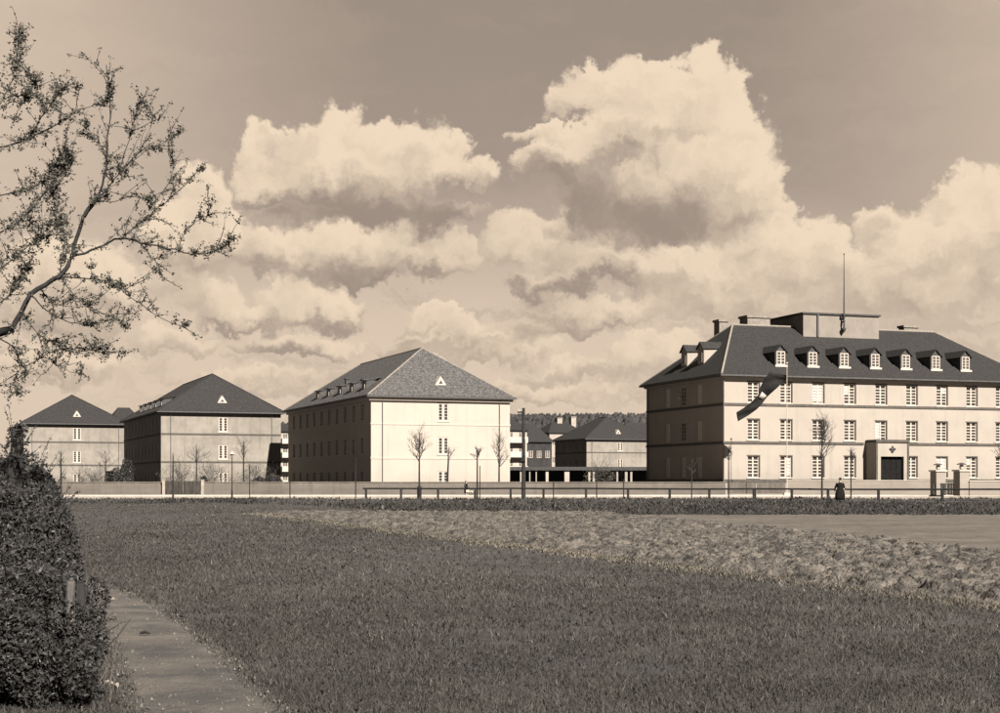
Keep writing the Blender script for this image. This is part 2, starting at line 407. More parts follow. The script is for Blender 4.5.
# ------------------------------------------------------------------ grass blades (one mass)
def in_crop(x, y):
    """ploughed strip or pale field"""
    return (x > edgeA(y) + 0.05) & (y < 68.5) | (x > edgeA(y) + 0.05) & (y < 74.5) & (x < edgeB(np.minimum(y, 69)) + 1)
def scatter_grass(name, n, y0, y1, hmin, hmax, wid, material, mask=None, power=0.5, seed=1, lean=0.6, xw=0.37, clump=0.8):
    r = np.random.default_rng(seed)
    t = r.random(n)
    y = (y0 ** (1 - power) + t * (y1 ** (1 - power) - y0 ** (1 - power))) ** (1 / (1 - power))
    x = (r.random(n) * 2 - 1) * (xw * y + 1.0)
    keep = path_dist(x, y) > (r.random(n) ** 2 - 0.5) * 0.26
    keep &= ~in_crop(x, y)
    d = fbm(x * 0.9, y * 0.9, 11, 4)
    keep &= r.random(n) < np.clip(fbm(x * .13, y * .06, 61, 3) * 2.2 - .35, .25, 1) * np.clip(0.25 + clump * (d - 0.25) * 2.2, 0.12, 1)
    if mask is not None: keep &= mask(x, y)
    x, y, d = x[keep], y[keep], d[keep]; n = len(x)
    big = fbm(x * 0.22, y * 0.22, 77, 3)
    h = (hmin + (hmax - hmin) * r.random(n) ** 1.6) * (0.25 + 1.5 * fbm(x * 2.2, y * 1.6, 91, 3)) * (0.7 + 0.6 * big)
    w = wid * (0.6 + 0.8 * r.random(n)) * np.clip(y / 22, 0.6, 5.0)
    a = r.random(n) * 2 * PI; la = r.random(n) * 2 * PI; ll = h * lean * (0.3 + r.random(n) * 1.5)
    z0 = bank_h(x, y)
    dx, dy = np.cos(a) * w, np.sin(a) * w * 0.6
    V = np.empty((n, 5, 3), np.float32)
    mx, my = x + np.cos(la) * ll * .35, y + np.sin(la) * ll * .35
    V[:, 0] = np.stack([x - dx, y - dy, z0 - 0.01], -1); V[:, 1] = np.stack([x + dx, y + dy, z0 - 0.01], -1)
    V[:, 2] = np.stack([mx + dx * .8, my + dy * .8, z0 + h * .6], -1); V[:, 3] = np.stack([mx - dx * .8, my - dy * .8, z0 + h * .6], -1)
    V[:, 4] = np.stack([x + np.cos(la) * ll, y + np.sin(la) * ll, z0 + h], -1)
    i = np.arange(n)[:, None] * 5
    tri = np.concatenate([i + [0, 1, 2], i + [0, 2, 3], i + [3, 2, 4]], 0)
    sh = (0.50 + 0.85 * r.random(n) ** 2.0 + 0.7 * (big - 0.5)) * (0.6 + 0.8 * fbm(x * 2.2, y * 1.6, 91, 3))
    sh = np.where(r.random(n) < 0.03, sh * 2.3, sh)
    o = numesh(name, V.reshape(-1, 3), tri, material, shade=np.repeat(sh, 5)); return o
GRASSM = leafmat('meadow_blades', 0.036, g=0.95, b=0.88)
o = scatter_grass('meadow_grass', 900000, 8.5, 128, 0.02, 0.085, 0.005, GRASSM, power=1.3, seed=3, xw=0.40)
tag(o, 'dark green meadow grass covering the field in the foreground', 'grass', kind='stuff')
o = scatter_grass('low_meadow_herbs', 300000, 8.5, 70, 0.012, 0.05, 0.011, GRASSM, power=1.4, seed=9, xw=0.40, lean=1.3)
tag(o, 'short broad leaved herbs growing low between the meadow grass', 'herbs', kind='stuff')
o = scatter_grass('rough_bank_grass', 170000, 67, 127.8, 0.04, 0.22, 0.010, leafmat('bank_blades', .024, g=.95, b=.9), power=.5, seed=12, xw=0.40, lean=.7, clump=1.0,
                  mask=lambda x, y: y + 14 * fbm(x * .12, y * .1, 71, 3) > 74 + 44 * np.clip((2 - x) / 22, 0, 1))
tag(o, 'dark rough tussocky grass along the low bank before the rail fence', 'grass', kind='stuff')
# little stones and crumbs on the path
def crumbs():
    r = np.random.default_rng(15); n = 1500; y = 9 + 16 * r.random(n) ** 1.5
    u = np.sign(r.normal(size=n)) * r.random(n) ** .45
    x = np.interp(y, [p[1] for p in PATH], [p[0] for p in PATH]) + u * np.interp(y, [p[1] for p in PATH], PW) * 1.15
    s = .004 + .013 * r.random(n) ** 5; a = r.random((n, 4)) * .5; base = np.arange(4) * PI / 2
    V = np.empty((n, 5, 3)); V[:, :4, 0] = x[:, None] + np.cos(base + a) * s[:, None]; V[:, :4, 1] = y[:, None] + np.sin(base + a) * s[:, None] * .8; V[:, :4, 2] = .022
    V[:, 4] = np.stack([x, y, .03 + s * 1.1], -1); i = np.arange(n)[:, None] * 5
    f = np.concatenate([i + [0, 1, 4], i + [1, 2, 4], i + [2, 3, 4], i + [3, 0, 4]], 0)
    return numesh('gravel', V.reshape(-1, 3), f, leafmat('stone_crumbs', .07, g=.93, b=.85), shade=np.repeat(.4 + 1.3 * r.random(n), 5))
tag(crumbs(), 'small stones and crumbs scattered on the trodden path', 'gravel', kind='stuff')
# pale dry stubble along the edge of the ploughed strip
STUB = leafmat('dry_stubble_blades', 0.085, g=0.90, b=0.74)
def stub():
    r = np.random.default_rng(5); n = 42000
    y = 14 * (76 / 14) ** r.random(n); x = edgeA(y) + r.normal(0, 1, n) * (0.30 + 0.006 * y) + 0.35 + 0.5 * (fbm(y * 0.4, y * 0, 8) - 0.5)
    h = (0.015 + 0.045 * r.random(n) ** 2); w = 0.013 * np.clip(y / 18, 0.8, 4); a = r.random(n) * PI; la = r.random(n) * 2 * PI
    V = np.empty((n, 3, 3), np.float32)
    V[:, 0] = np.stack([x - np.cos(a) * w, y - np.sin(a) * w, 0 * x], -1); V[:, 1] = np.stack([x + np.cos(a) * w, y + np.sin(a) * w, 0 * x], -1)
    V[:, 2] = np.stack([x + np.cos(la) * h, y + np.sin(la) * h, 0.02 + h * .9], -1)
    f = np.arange(n)[:, None] * 3 + [0, 1, 2]
    return numesh('dry_stubble', V.reshape(-1, 3), f, STUB, shade=np.repeat(0.5 + r.random(n), 3))
tag(stub(), 'pale dry stubble along the edge of the ploughed strip', 'stubble', kind='stuff')

# ------------------------------------------------------------------ materials of the buildings
PLASTER_W = mat('white_limewash', T(0.275), 0.85, T(0.26), 0.35, lo=0.3, hi=0.75, bump=0.006, bscale=8, detail=6)
PLASTER_G = mat('grey_roughcast', T(0.175, 1, .92, .82), 0.9, T(0.145, 1, .92, .82), 0.7, bump=0.012, bscale=9, detail=8)
PLASTER_B = mat('buff_render', T(0.225), 0.88, T(0.205), 0.45, bump=0.008, bscale=8, detail=8, lo=0.35, hi=0.7)
weather(PLASTER_W, .10); weather(PLASTER_G, .25, seed=3.0); weather(PLASTER_B, .10, seed=7.0)
BANDM = mat('string_course_reveal_shade', T(0.042, 1, .93, .86), 0.9, T(0.06), 2)
BANDL = mat('faint_string_course', T(0.29), 0.9, T(0.27), 2)
TRIMW = mat('white_paint', T(0.32), 0.6, T(0.29), 3)
SILL = mat('sill_stone', T(0.33), 0.8, T(0.28), 3)
PIPEM = mat('zinc_pipe', Dk(0.055), 0.6, Dk(0.08), 3)
GUTM = mat('gutter_zinc', Dk(0.035), 0.6, Dk(0.05), 3)
DARKW = mat('dark_timber', Dk(0.022), 0.8, Dk(0.035), 3)
DOORM = mat('dark_oak_door', Dk(0.006), 0.9, Dk(0.010), 5, spec=.05)
CHIMM = mat('chimney_render', T(0.12), 0.9, T(0.16), 2, bump=0.01)
CHIMP = mat('chimney_pale_render', T(0.24), 0.9, T(0.18), 2, bump=0.01)
RIDGEM = mat('ridge_tile', T(0.125), 0.8, T(0.17), 3)
WALLM = mat('garden_wall_render', T(0.165), 0.9, T(0.135), 0.7, bump=0.01, detail=8, stretch=(0.3, 1, 1.6))
WALLP = mat('pale_wall_render', T(0.195), 0.9, T(0.175), 0.6, bump=0.01, detail=8, stretch=(0.3, 1, 1.6))
weather(WALLM, .3, .9); weather(WALLP, .12, .9, 4.0)
GLASS = bpy.data.materials.new('window_glass'); GLASS.use_nodes = True
_g = GLASS.node_tree.nodes['Principled BSDF']; _g.inputs['Base Color'].default_value = (0.035, 0.032, 0.030, 1)
_g.inputs['Roughness'].default_value = 0.12; _g.inputs['Specular IOR Level'].default_value = 0.5

def tilemat(name, v1, v2, rowh=0.33):
    m = mat(name, Dk(v1), 0.85, Dk(v2), 3.6, detail=5, bump=0.0)
    nt = m.node_tree; b = nt.nodes['Principled BSDF']
    t = nt.nodes.new('ShaderNodeTexCoord'); vo = nt.nodes.new('ShaderNodeTexVoronoi')
    mp = nt.nodes.new('ShaderNodeMapping'); mp.inputs['Scale'].default_value = (2.6, 2.6, 4.2)
    nt.links.new(t.outputs['Object'], mp.inputs[0]); nt.links.new(mp.outputs[0], vo.inputs['Vector'])
    x = nt.nodes[m['mixnode']]
    mul = nt.nodes.new('ShaderNodeMix'); mul.data_type = 'RGBA'; mul.blend_type = 'MULTIPLY'; mul.inputs[0].default_value = 0.8
    r = nt.nodes.new('ShaderNodeMapRange'); r.inputs['To Min'].default_value = 0.45; r.inputs['To Max'].default_value = 1.6
    sep = nt.nodes.new('ShaderNodeSeparateColor'); nt.links.new(vo.outputs['Color'], sep.inputs[0])
    nt.links.new(sep.outputs[0], r.inputs['Value'])
    nt.links.new(x.outputs[2], mul.inputs[6]); nt.links.new(r.outputs[0], mul.inputs[7]); nt.links.new(mul.outputs[2], b.inputs['Base Color'])
    w = nt.nodes.new('ShaderNodeTexWave'); w.bands_direction = 'Z'; w.wave_profile = 'SAW'; w.inputs['Scale'].default_value = 0.95
    nt.links.new(t.outputs['Object'], w.inputs['Vector'])
    bp = nt.nodes.new('ShaderNodeBump'); bp.inputs['Distance'].default_value = 0.05
    nt.links.new(w.outputs['Fac'], bp.inputs['Height']); nt.links.new(bp.outputs[0], b.inputs['Normal'])
    return m
DULLC = mat('sooty_render', Dk(0.03), .9, Dk(0.05), 3)
TILE_L = tilemat('weathered_tiles', 0.028, 0.066)
TILE_D = tilemat('dark_tiles', 0.011, 0.018)
TILE_M = tilemat('slate_brown_tiles', 0.010, 0.017)

# ------------------------------------------------------------------ walls with real openings; axis 'x' wall at y=c facing -y, axis 'y' wall at x=c facing -x (or +x with flip)
def wall(mb, axis, c, a0, a1, z0, z1, holes, depth=0.2, flip=False):
    As = sorted({a0, a1} | {h[0] for h in holes} | {h[1] for h in holes})
    Zs = sorted({z0, z1} | {h[2] for h in holes} | {h[3] for h in holes})
    s = -1 if not flip else 1
    def P(a, z, d=0.0):
        return (a, c - s * d, z) if axis == 'x' else (c - s * d, a, z)
    rev = (axis == 'x') == flip
    def face(ps): 
        if rev: ps = ps[::-1]
        mb.add(ps, [(0, 1, 2, 3)])
    for i in range(len(As) - 1):
        for j in range(len(Zs) - 1):
            am, zm = (As[i] + As[i+1]) / 2, (Zs[j] + Zs[j+1]) / 2
            if any(h[0] < am < h[1] and h[2] < zm < h[3] for h in holes): continue
            q_ = [P(As[i], Zs[j]), P(As[i+1], Zs[j]), P(As[i+1], Zs[j+1]), P(As[i], Zs[j+1])]
            face(q_ if axis == 'x' else q_[::-1])
    for (h0, h1, g0, g1) in holes:
        for q_ in ([P(h0,g0),P(h0,g0,depth),P(h0,g1,depth),P(h0,g1)], [P(h1,g0,depth),P(h1,g0),P(h1,g1),P(h1,g1,depth)],
                   [P(h0,g0),P(h1,g0),P(h1,g0,depth),P(h0,g0,depth)], [P(h0,g1,depth),P(h1,g1,depth),P(h1,g1),P(h0,g1)]):
            mb.add(q_, [(0, 1, 2, 3)])

_wcache = {}
PALE_WIN = mat('curtain_pale_pane', T(0.48), .8, T(0.26), 5)
def pale_pane_mesh(w, h):
    b = MB(); b.box(-w/2 + .05, w/2 - .05, -.03, .012, .05, h - .05); return b.mesh('pale_pane', PALE_WIN)
def window(parent, style, w, h, x, y, z, rz=0.0, pale_pane=False):
    """white casement; front face looks along local -y; origin at centre of its bottom edge"""
    key = (style, round(w, 3), round(h, 3))
    if key not in _wcache:
        fr = MB(); t = 0.06
        rows = {'big': 6, 'sash': 5, 'pair': 5, 'dormer': 4}[style]
        fw = {'big': 0.10, 'sash': 0.10, 'pair': 0.13, 'dormer': 0.10}[style]
        mid = {'big': 0.17, 'sash': 0.10, 'pair': 0.30, 'dormer': 0.12}[style]
        fr.box(-w/2, -w/2 + fw, -t, 0, 0, h); fr.box(w/2 - fw, w/2, -t, 0, 0, h)
        fr.box(-w/2 + fw, w/2 - fw, -t, 0, 0, fw); fr.box(-w/2 + fw, w/2 - fw, -t, 0, h - fw, h)
        fr.box(-mid/2, mid/2, -t - 0.004, 0, fw, h - fw)
        bar = {'big': 0.10, 'sash': 0.05, 'pair': 0.05, 'dormer': 0.07}[style]
        for k in range(1, rows):
            zz = fw + (h - 2*fw) * k / rows
            fr.box(-w/2 + fw, -mid/2, -t + 0.012, -0.004, zz - bar/2, zz + bar/2)
            fr.box(mid/2, w/2 - fw, -t + 0.012, -0.004, zz - bar/2, zz + bar/2)
        me = fr.mesh('window', TRIMW)
        gl = MB(); gl.add([(-w/2 + .02, 0.045, .02), (w/2 - .02, 0.045, .02), (w/2 - .02, 0.045, h - .02), (-w/2 + .02, 0.045, h - .02)], [(0, 1, 2, 3)])
        pass
        _wcache[key] = (me, gl.mesh('pane', GLASS))
    me, ge = _wcache[key]
    o = link(bpy.data.objects.new('window', me), parent); o.location = (x, y, z); o.rotation_euler = (0, 0, rz)
    link(bpy.data.objects.new('pale_pane' if pale_pane else 'pane', pale_pane_mesh(w, h) if pale_pane else ge), o)
    return o

def hip_roof(W_, L_, z0, r0, r1, zr, ov=0.55, thick=0.22, flare=True):
    """r0, r1 ridge ends (x, y)"""
    b = MB()
    c = [(-ov, -ov), (W_ + ov, -ov), (W_ + ov, L_ + ov), (-ov, L_ + ov)]
    v = [(x, y, z0) for x, y in c] + [(x, y, z0 + thick) for x, y in c] + [(r0[0], r0[1], zr), (r1[0], r1[1], zr)]
    f = [(3, 2, 1, 0)] + [(i, (i+1) % 4, 4 + (i+1) % 4, 4 + i) for i in range(4)]
    if abs(r0[0] - r1[0]) < abs(r0[1] - r1[1]):      # ridge along y
        f += [(4, 5, 8), (5, 6, 9, 8), (6, 7, 9), (7, 4, 8, 9)]
    else:                                           # ridge along x
        f += [(4, 5, 9, 8), (5, 6, 9), (6, 7, 8, 9), (7, 4, 8)]
    b.add(v, f); return b, v

# ------------------------------------------------------------------ housing block with a gable-end front (local x = front, y = into depth)
def block(name, px, D, label, plaster, tile, band, ridge=17.7, Wd=17.1, L_=41.9, theta=21.0, dormers=True, windows=True, ez=11.25, cornice=True, chim=(), side_win=True, winstyle='pair', simple=False, rows_z=((0.75, 2.75), (4.7, 6.7), (8.6, 10.65))):
    root = empty(name, (gx(px, D), D, 0), math.radians(theta), label, 'apartment block', 'long housing blocks with hipped roofs')
    w = MB(); cx = 8.75; fw = 1.3
    fh = [(cx - fw/2, cx + fw/2, a, b) for a, b in rows_z] if windows else []
    wall(w, 'x', 0, 0, Wd, 0, ez, fh)
    n = 10; bays = [(L_ - 3.4) * (k + 0.5) / n + 1.7 for k in range(n)]
    if L_ < 30: bays = bays[:0] + [L_ * (k + 0.5) / 5 for k in range(5)]
    sh = [(y - 0.62, y + 0.62, a, b) for y in bays for a, b in rows_z] if side_win else []
    wall(w, 'y', 0, 0, L_, 0, ez, sh)
    w.add([(Wd, 0, 0), (Wd, L_, 0), (Wd, L_, ez), (Wd, 0, ez), (0, L_, 0), (0, L_, ez)], [(0, 1, 2, 3), (1, 4, 5, 2)])
    w.build('wall', plaster, root)
    for h in fh: window(root, winstyle, h[1] - h[0], h[3] - h[2], (h[0] + h[1]) / 2, 0.10, h[2])
    for h in sh: window(root, 'sash', h[1] - h[0], h[3] - h[2], 0.12, (h[0] + h[1]) / 2, h[2], -PI/2)
    for h in fh:
        s = MB(); s.box(h[0] - .12, h[1] + .12, -.07, 0.03, h[2] - .13, h[2] - .003); s.build('sill', SILL, root)
    bd = MB()
    for z in (4.25, 8.2):
        bd.box(-0.05, Wd + .05, -0.05, 0.0, z - .12, z + .12); bd.box(-0.05, 0.0, 0.001, L_, z - .12, z + .12)
    bd.build('string_course', band, root)
    rb, v = hip_roof(Wd, L_, ez, (Wd/2, 7.3 if L_ > 20 else 7.3), (Wd/2, L_ - 7.3), ridge)
    roof = rb.build('roof', tile, root)
    g = MB(); ov = .55
    g.box(-ov - .12, Wd + ov + .12, -ov - .14, -ov - .003, ez - .02, ez + .14); g.box(-ov - .14, -ov - .003, -ov, L_ + ov, ez - .02, ez + .14)
    g.build('gutter', GUTM, root)
    if cornice:
        c = MB(); c.box(-.3, Wd + .3, -.3, -.003, ez - .38, ez - .004); c.box(-.3, -.003, 0, L_, ez - .38, ez - .004); c.build('cornice', plaster, root)
    for x in (1.35, Wd - 1.35):
        p = MB(); p.tube([(x, -.12, 0), (x, -.12, ez - .42), (x, -.6, ez - .05)], .045, 6); p.build('downpipe', PIPEM, root)
    # triangular attic vent standing on the front hip
    rise = (ridge - ez - .22) / (7.3 + ov)
    yv = 1.3; zv = ez + .22 + (yv + ov) * rise
    t = MB()
    cxv = cx + .1
    tri = [(cxv - .72, yv - .1, zv - .12), (cxv + .72, yv - .1, zv - .12), (cxv, yv - .1, zv + .98)]
    bk = [(a, yv + 1.9, c_ + 0.1) for a, _, c_ in tri]
    t.add(tri + bk, [(0, 1, 2), (1, 4, 5, 2), (0, 2, 5, 3)])
    vn = t.build('attic_vent', TRIMW, root)
    l_ = MB(); l_.add([(cxv - .26, yv - .125, zv + .08), (cxv + .26, yv - .125, zv + .08), (cxv, yv - .125, zv + .5)], [(0, 1, 2)]); l_.build('louvre', DARKW, vn)
    # ridge and hip tiles
    rt = MB(); rt.tube([v[4], v[8]], .10, 5); rt.tube([v[5], v[8]], .10, 5); rt.tube([v[8], v[9]], .12, 5); rt.tube([v[7], v[9]], .10, 5)
    rt.build('ridge_tiles', tile if tile is not TILE_L else RIDGEM, root)
    if dormers:
        sl_ = (ridge - ez - .22) / (Wd/2 + ov)
        for k in range(5):
            y = 6.5 + k * 5.6; x0 = 1.0; zb = ez + .22 + (x0 + ov) * sl_
            d = MB(); x1 = x0 + 1.5
            d.add([(x0, y - .9, zb - .2), (x0, y + .9, zb - .2), (x0, y + .9, zb + .95), (x0, y - .9, zb + .95), (x1, y - .9, zb + .95), (x1, y + .9, zb + .95)],
                  [(0, 3, 2, 1), (0, 4, 3), (1, 2, 5), (0, 1, 5, 4)])
            dm = d.build('dormer', DULLC, root)
            r_ = MB(); r_.add([(x0 - .25, y - 1.1, zb + .93), (x0 - .25, y + 1.1, zb + .93), (x1 + .5, y + 1.1, zb + 1.35), (x1 + .5, y - 1.1, zb + 1.35),
                               (x0 - .25, y - 1.1, zb + 1.03), (x0 - .25, y + 1.1, zb + 1.03), (x1 + .5, y + 1.1, zb + 1.45), (x1 + .5, y - 1.1, zb + 1.45)],
                              [(0,1,2,3),(7,6,5,4),(0,4,5,1),(1,5,6,2),(3,7,4,0)])
            r_.build('dormer_roof', tile, dm)
            window(dm, 'dormer', 1.1, .85, x0 - .03, y, zb + .02, -PI/2)
    for (x, y, zt, sx_, sy_) in chim:
        ch = MB(); zb = ez; ch.box(x - sx_/2, x + sx_/2, y - sy_/2, y + sy_/2, zb, zt); ch.box(x - sx_/2 - .1, x + sx_/2 + .1, y - sy_/2 - .1, y + sy_/2 + .1, zt, zt + .15)
        for q_ in (-.3, .3): ch.lathe([(.09, 0), (.07, .25)], (x, y + q_ * sy_, zt + .15), 8)
        ch.build('chimney', DULLC, root)
    return root

block('housing_block', 371, 172, 'bright white housing block facing the field left of the middle', PLASTER_W, TILE_L, BANDL, chim=((2.5, 19.6, 14.5, .45, .6), (2.5, 11.8, 13.9, .45, .6)))
block('housing_block', 161, 211, 'grey roughcast housing block second from the left behind the garden wall', PLASTER_G, TILE_D, BANDM, ridge=17.3, cornice=False)
block('housing_block', 23.8, 255, 'grey housing block farthest left, partly behind the dark bush', PLASTER_G, TILE_D, BANDM, ridge=16.7, cornice=False, dormers=False)
block('housing_block', 586.6, 353, 'small distant grey block with a pale gable end behind the colonnade', PLASTER_G, TILE_M, BANDM, ridge=16.9, L_=19.0, dormers=False, cornice=False)

# ------------------------------------------------------------------ the large building on the right
TH = math.radians(18.5)
HQ = empty('barracks_building', (gx(724, 165), 165, 0), TH, 'large buff three storey building with dormers and a flat roofed tower box', 'building')
HW, HL, HE, HR, HP = 40.5, 20.8, 13.1, 20.0, 6.4
cols = [3.6 + 4.07 * k for k in range(9)]; hrow = [(1.97, 4.35), (6.17, 8.4), (10.3, 12.55)]
ww = 1.42
holes = [(c - ww/2, c + ww/2, a, b_) for i, c in enumerate(cols) for j, (a, b_) in enumerate(hrow) if not (i == 4 and j == 0)]
holes.append((cols[4] - 1.5, cols[4] + 1.5, 0.3, 4.4))
w = MB(); wall(w, 'x', 0, 0, HW, 0, HE, holes, depth=.28)
sides = [6.1, 10.3, 14.6]
sh = [(c - .62, c + .62, a, b_) for c in sides for (a, b_) in hrow]
wall(w, 'y', 0, 0, HL, 0, HE, sh, depth=.2)
w.add([(HW, 0, 0), (HW, HL, 0), (HW, HL, HE), (HW, 0, HE), (0, HL, 0), (0, HL, HE)], [(0, 1, 2, 3), (1, 4, 5, 2)])
w.build('wall', PLASTER_B, HQ)
rw = random.Random(12)
for h in holes[:-1]:
    wn = window(HQ, 'big', ww, h[3] - h[2], (h[0] + h[1]) / 2, 0.19, h[2])
    if rw.random() < .38:      # curtains hanging behind some of the panes
        hh_ = h[3] - h[2]; b = MB(); lo_ = rw.choice((.1, .1, .45, .6)) * hh_; s_ = rw.choice((-1, 1, 0)); b.box(-ww/2 + .1 if s_ < 1 else .05, ww/2 - .1 if s_ > -1 else -.05, .016, .04, lo_, hh_ - .1)
        b.build('curtain', PALE_WIN, wn)
for i, h in enumerate(sh): window(HQ, 'sash', 1.24, h[3] - h[2], 0.12, (h[0] + h[1]) / 2, h[2], -PI/2, pale_pane=i not in (4, 5))  # pale panes put reflected sky into the colour of most side windows
for h in holes[:-1]:
    s = MB(); s.box(h[0] - .12, h[1] + .12, -.09, .12, h[2] - .12, h[2] - .003); s.build('sill', SILL, HQ)
    s = MB()             # dark strip standing for reveal shade on top and right of every opening
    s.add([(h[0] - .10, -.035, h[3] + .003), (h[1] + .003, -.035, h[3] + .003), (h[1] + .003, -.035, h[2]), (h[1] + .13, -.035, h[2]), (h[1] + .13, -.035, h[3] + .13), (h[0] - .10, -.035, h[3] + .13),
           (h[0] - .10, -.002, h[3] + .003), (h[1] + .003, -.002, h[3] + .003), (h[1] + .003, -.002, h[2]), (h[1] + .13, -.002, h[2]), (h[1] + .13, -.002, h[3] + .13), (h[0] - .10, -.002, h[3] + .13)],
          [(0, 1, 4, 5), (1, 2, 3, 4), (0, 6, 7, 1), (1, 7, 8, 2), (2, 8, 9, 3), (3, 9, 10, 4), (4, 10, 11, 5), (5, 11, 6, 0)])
    s.build('reveal_shade', BANDM, HQ)
bd = MB()
for z, t in ((1.62, .16), (5.82, .14), (10.05, .14)):
    for (xa, xb) in ([(-.09, HW + .09)] if z > 5.9 else [(-.09, cols[4] - 2.25), (cols[4] + 2.25, HW + .09)]):
        bd.box(xa, xb, -.09, -.001, z - t, z + t)
    bd.box(-.09, -.001, 0.001, HL, z - t, z + t)
bd.build('string_course', BANDM, HQ)
rb, v = hip_roof(HW, HL, HE, (HP, HL/2), (HW - HP, HL/2), HR, ov=.6, thick=.28)
rb.build('roof', TILE_M, HQ)
g = MB(); g.box(-.76, HW + .76, -.78, -.603, HE + .02, HE + .2); g.box(-.78, -.603, -.6, HL + .6, HE + .02, HE + .2); g.build('gutter', GUTM, HQ)
c = MB(); c.box(-.35, HW + .35, -.35, -.003, HE - .22, HE - .004); c.box(-.35, -.003, 0, HL, HE - .22, HE - .004); c.build('cornice', PLASTER_B, HQ)
rt = MB(); rt.tube([v[4], v[8]], .13, 6); rt.tube([v[8], v[9]], .13, 6); rt.tube([v[5], v[9]], .10, 6); rt.tube([v[7], v[8]], .08, 6); rt.build('ridge_tiles', RIDGEM, HQ)
sl_f = (HR - HE - .28) / (HL/2 + .6); sl_h = (HR - HE - .28) / (HP + .6)
def zf(y): return HE + .28 + (y + .6) * sl_f
def zh(x): return HE + .28 + (x + .6) * sl_h
# front dormers with little gabled roofs
def dormer(parent, side, pos, dist, wd, hw, gab, win=True, cheek=PLASTER_B):
    """front face at distance dist from the eave wall; local frame: a along the eave, d inwards"""
    zfun, slp = (zf, sl_f) if side == 'front' else (zh, sl_h)
    zb = zfun(dist); zt = zb + hw; zg = zt + gab
    d1 = dist + hw / slp; d2 = dist + (hw + gab) / slp
    def P(a, d, z): return (pos + a, d, z) if side == 'front' else (d, pos - a, z)
    b = MB(); h = wd / 2; ih = .52; 
    b.add([P(-h, dist, zb - .25), P(h, dist, zb - .25), P(h, dist, zt), P(-h, dist, zt), P(0, dist, zg - .05), P(-h, d1, zt), P(h, d1, zt)],
          [(0, 1, 2, 4, 3), (0, 3, 5), (1, 6, 2)])
    o = b.build('dormer', cheek, parent)
    r = MB(); e = .16; f0 = dist - .2; k = gab / h; ze = zt - e * k
    q_ = [P(-h - e, f0, ze), P(0, f0, zg), P(h + e, f0, ze), P(-h - e, d1 + .1, ze), P(0, d2 + .15, zg), P(h + e, d1 + .1, ze)]
    t_ = .1
    q2 = [P(-h - e, f0, ze - t_), P(0, f0, zg - t_), P(h + e, f0, ze - t_)]
    r.add(q_ + q2, [(0, 1, 4, 3), (1, 2, 5, 4), (0, 6, 7, 1), (1, 7, 8, 2), (0, 3, 6), (2, 8, 5)])
    r.build('dormer_roof', TILE_M, o)
    if win:
        if side == 'front': 
            window(o, 'dormer', 1.06, 1.52, pos, dist - .015, zb + .18)
            s = MB(); s.box(pos - .78, pos + .78, dist - .22, dist - .003, zb - .06, zb + .16); s.build('sill', TRIMW, o)
        else: window(o, 'dormer', .95, 1.2, dist - .015, pos, zb + .2, -PI/2)
    return o
DORM = mat('dormer_boards', Dk(0.03), .85, Dk(0.045), 3)
for k in range(1, 8): dormer(HQ, 'front', cols[k], 1.2, 1.36, 1.78, .7, cheek=DORM)
for y in (8.2, 12.6): dormer(HQ, 'side', y, 1.2, 1.6, 1.9, .7)
# tower box behind the ridge line
tx0, tx1, ty0, ty1, tz = cols[4] - 5.3, cols[4] + 5.0, 8.2, 18.0, 21.35
b = MB(); b.box(tx0, tx1, ty0, ty1, 15.5, tz); tb = b.build('tower_box', mat('tower_render', T(0.15), 0.9, T(0.13), .8, bump=.01, bscale=8), HQ)
b = MB(); b.box(tx0 - .18, tx1 + .18, ty0 - .18, ty1 + .18, tz + .003, tz + .2); b.build('flat_roof', DARKW, tb)
b = MB(); b.tube([(tx0 + 1.9, ty0 - .12, zf(ty0)), (tx0 + 1.9, ty0 - .12, tz)], .13, 8); b.build('downpipe', PIPEM, tb)
mx_ = tx0 + 5.2
b = MB(); b.tube([(mx_, ty0 - .5, 19.6), (mx_, ty0 - .5, 24.5), (mx_, ty0 - .5, 28.5)], [.11, .07, .035], 8); b.lathe([(.02, 0), (.12, .08), (.02, .2)], (mx_, ty0 - .5, 28.5), 8)
ms = b.build('mast', DARKW, HQ)
b = MB(); b.box(mx_ - .12, mx_ + .12, ty0 - .62, ty0 - .02, 20.5, 20.65); b.box(mx_ - .3, mx_ + .3, ty0 - .3, ty0 - .02, 21.0, 21.2); b.lathe([(.02, -.5), (.26, -.1), (.26, .1)], (mx_, ty0 - .45, 19.7), 8)
b.build('mast_bracket', DARKW, ms)
for (x, y, sx_, sy_, zt) in ((6.3, 13.2, 1.1, 1.4, 20.85), (10.0, 11.6, 3.0, 2.0, 21.25), (31.0, 11.2, 2.0, 1.2, 20.75)):
    ch = MB(); ch.box(x - sx_/2, x + sx_/2, y - sy_/2, y + sy_/2, 17.2, zt - .28); ch.box(x - sx_/2 - .14, x + sx_/2 + .14, y - sy_/2 - .14, y + sy_/2 + .14, zt - .277, zt)
    ch.build('chimney', CHIMM, HQ)
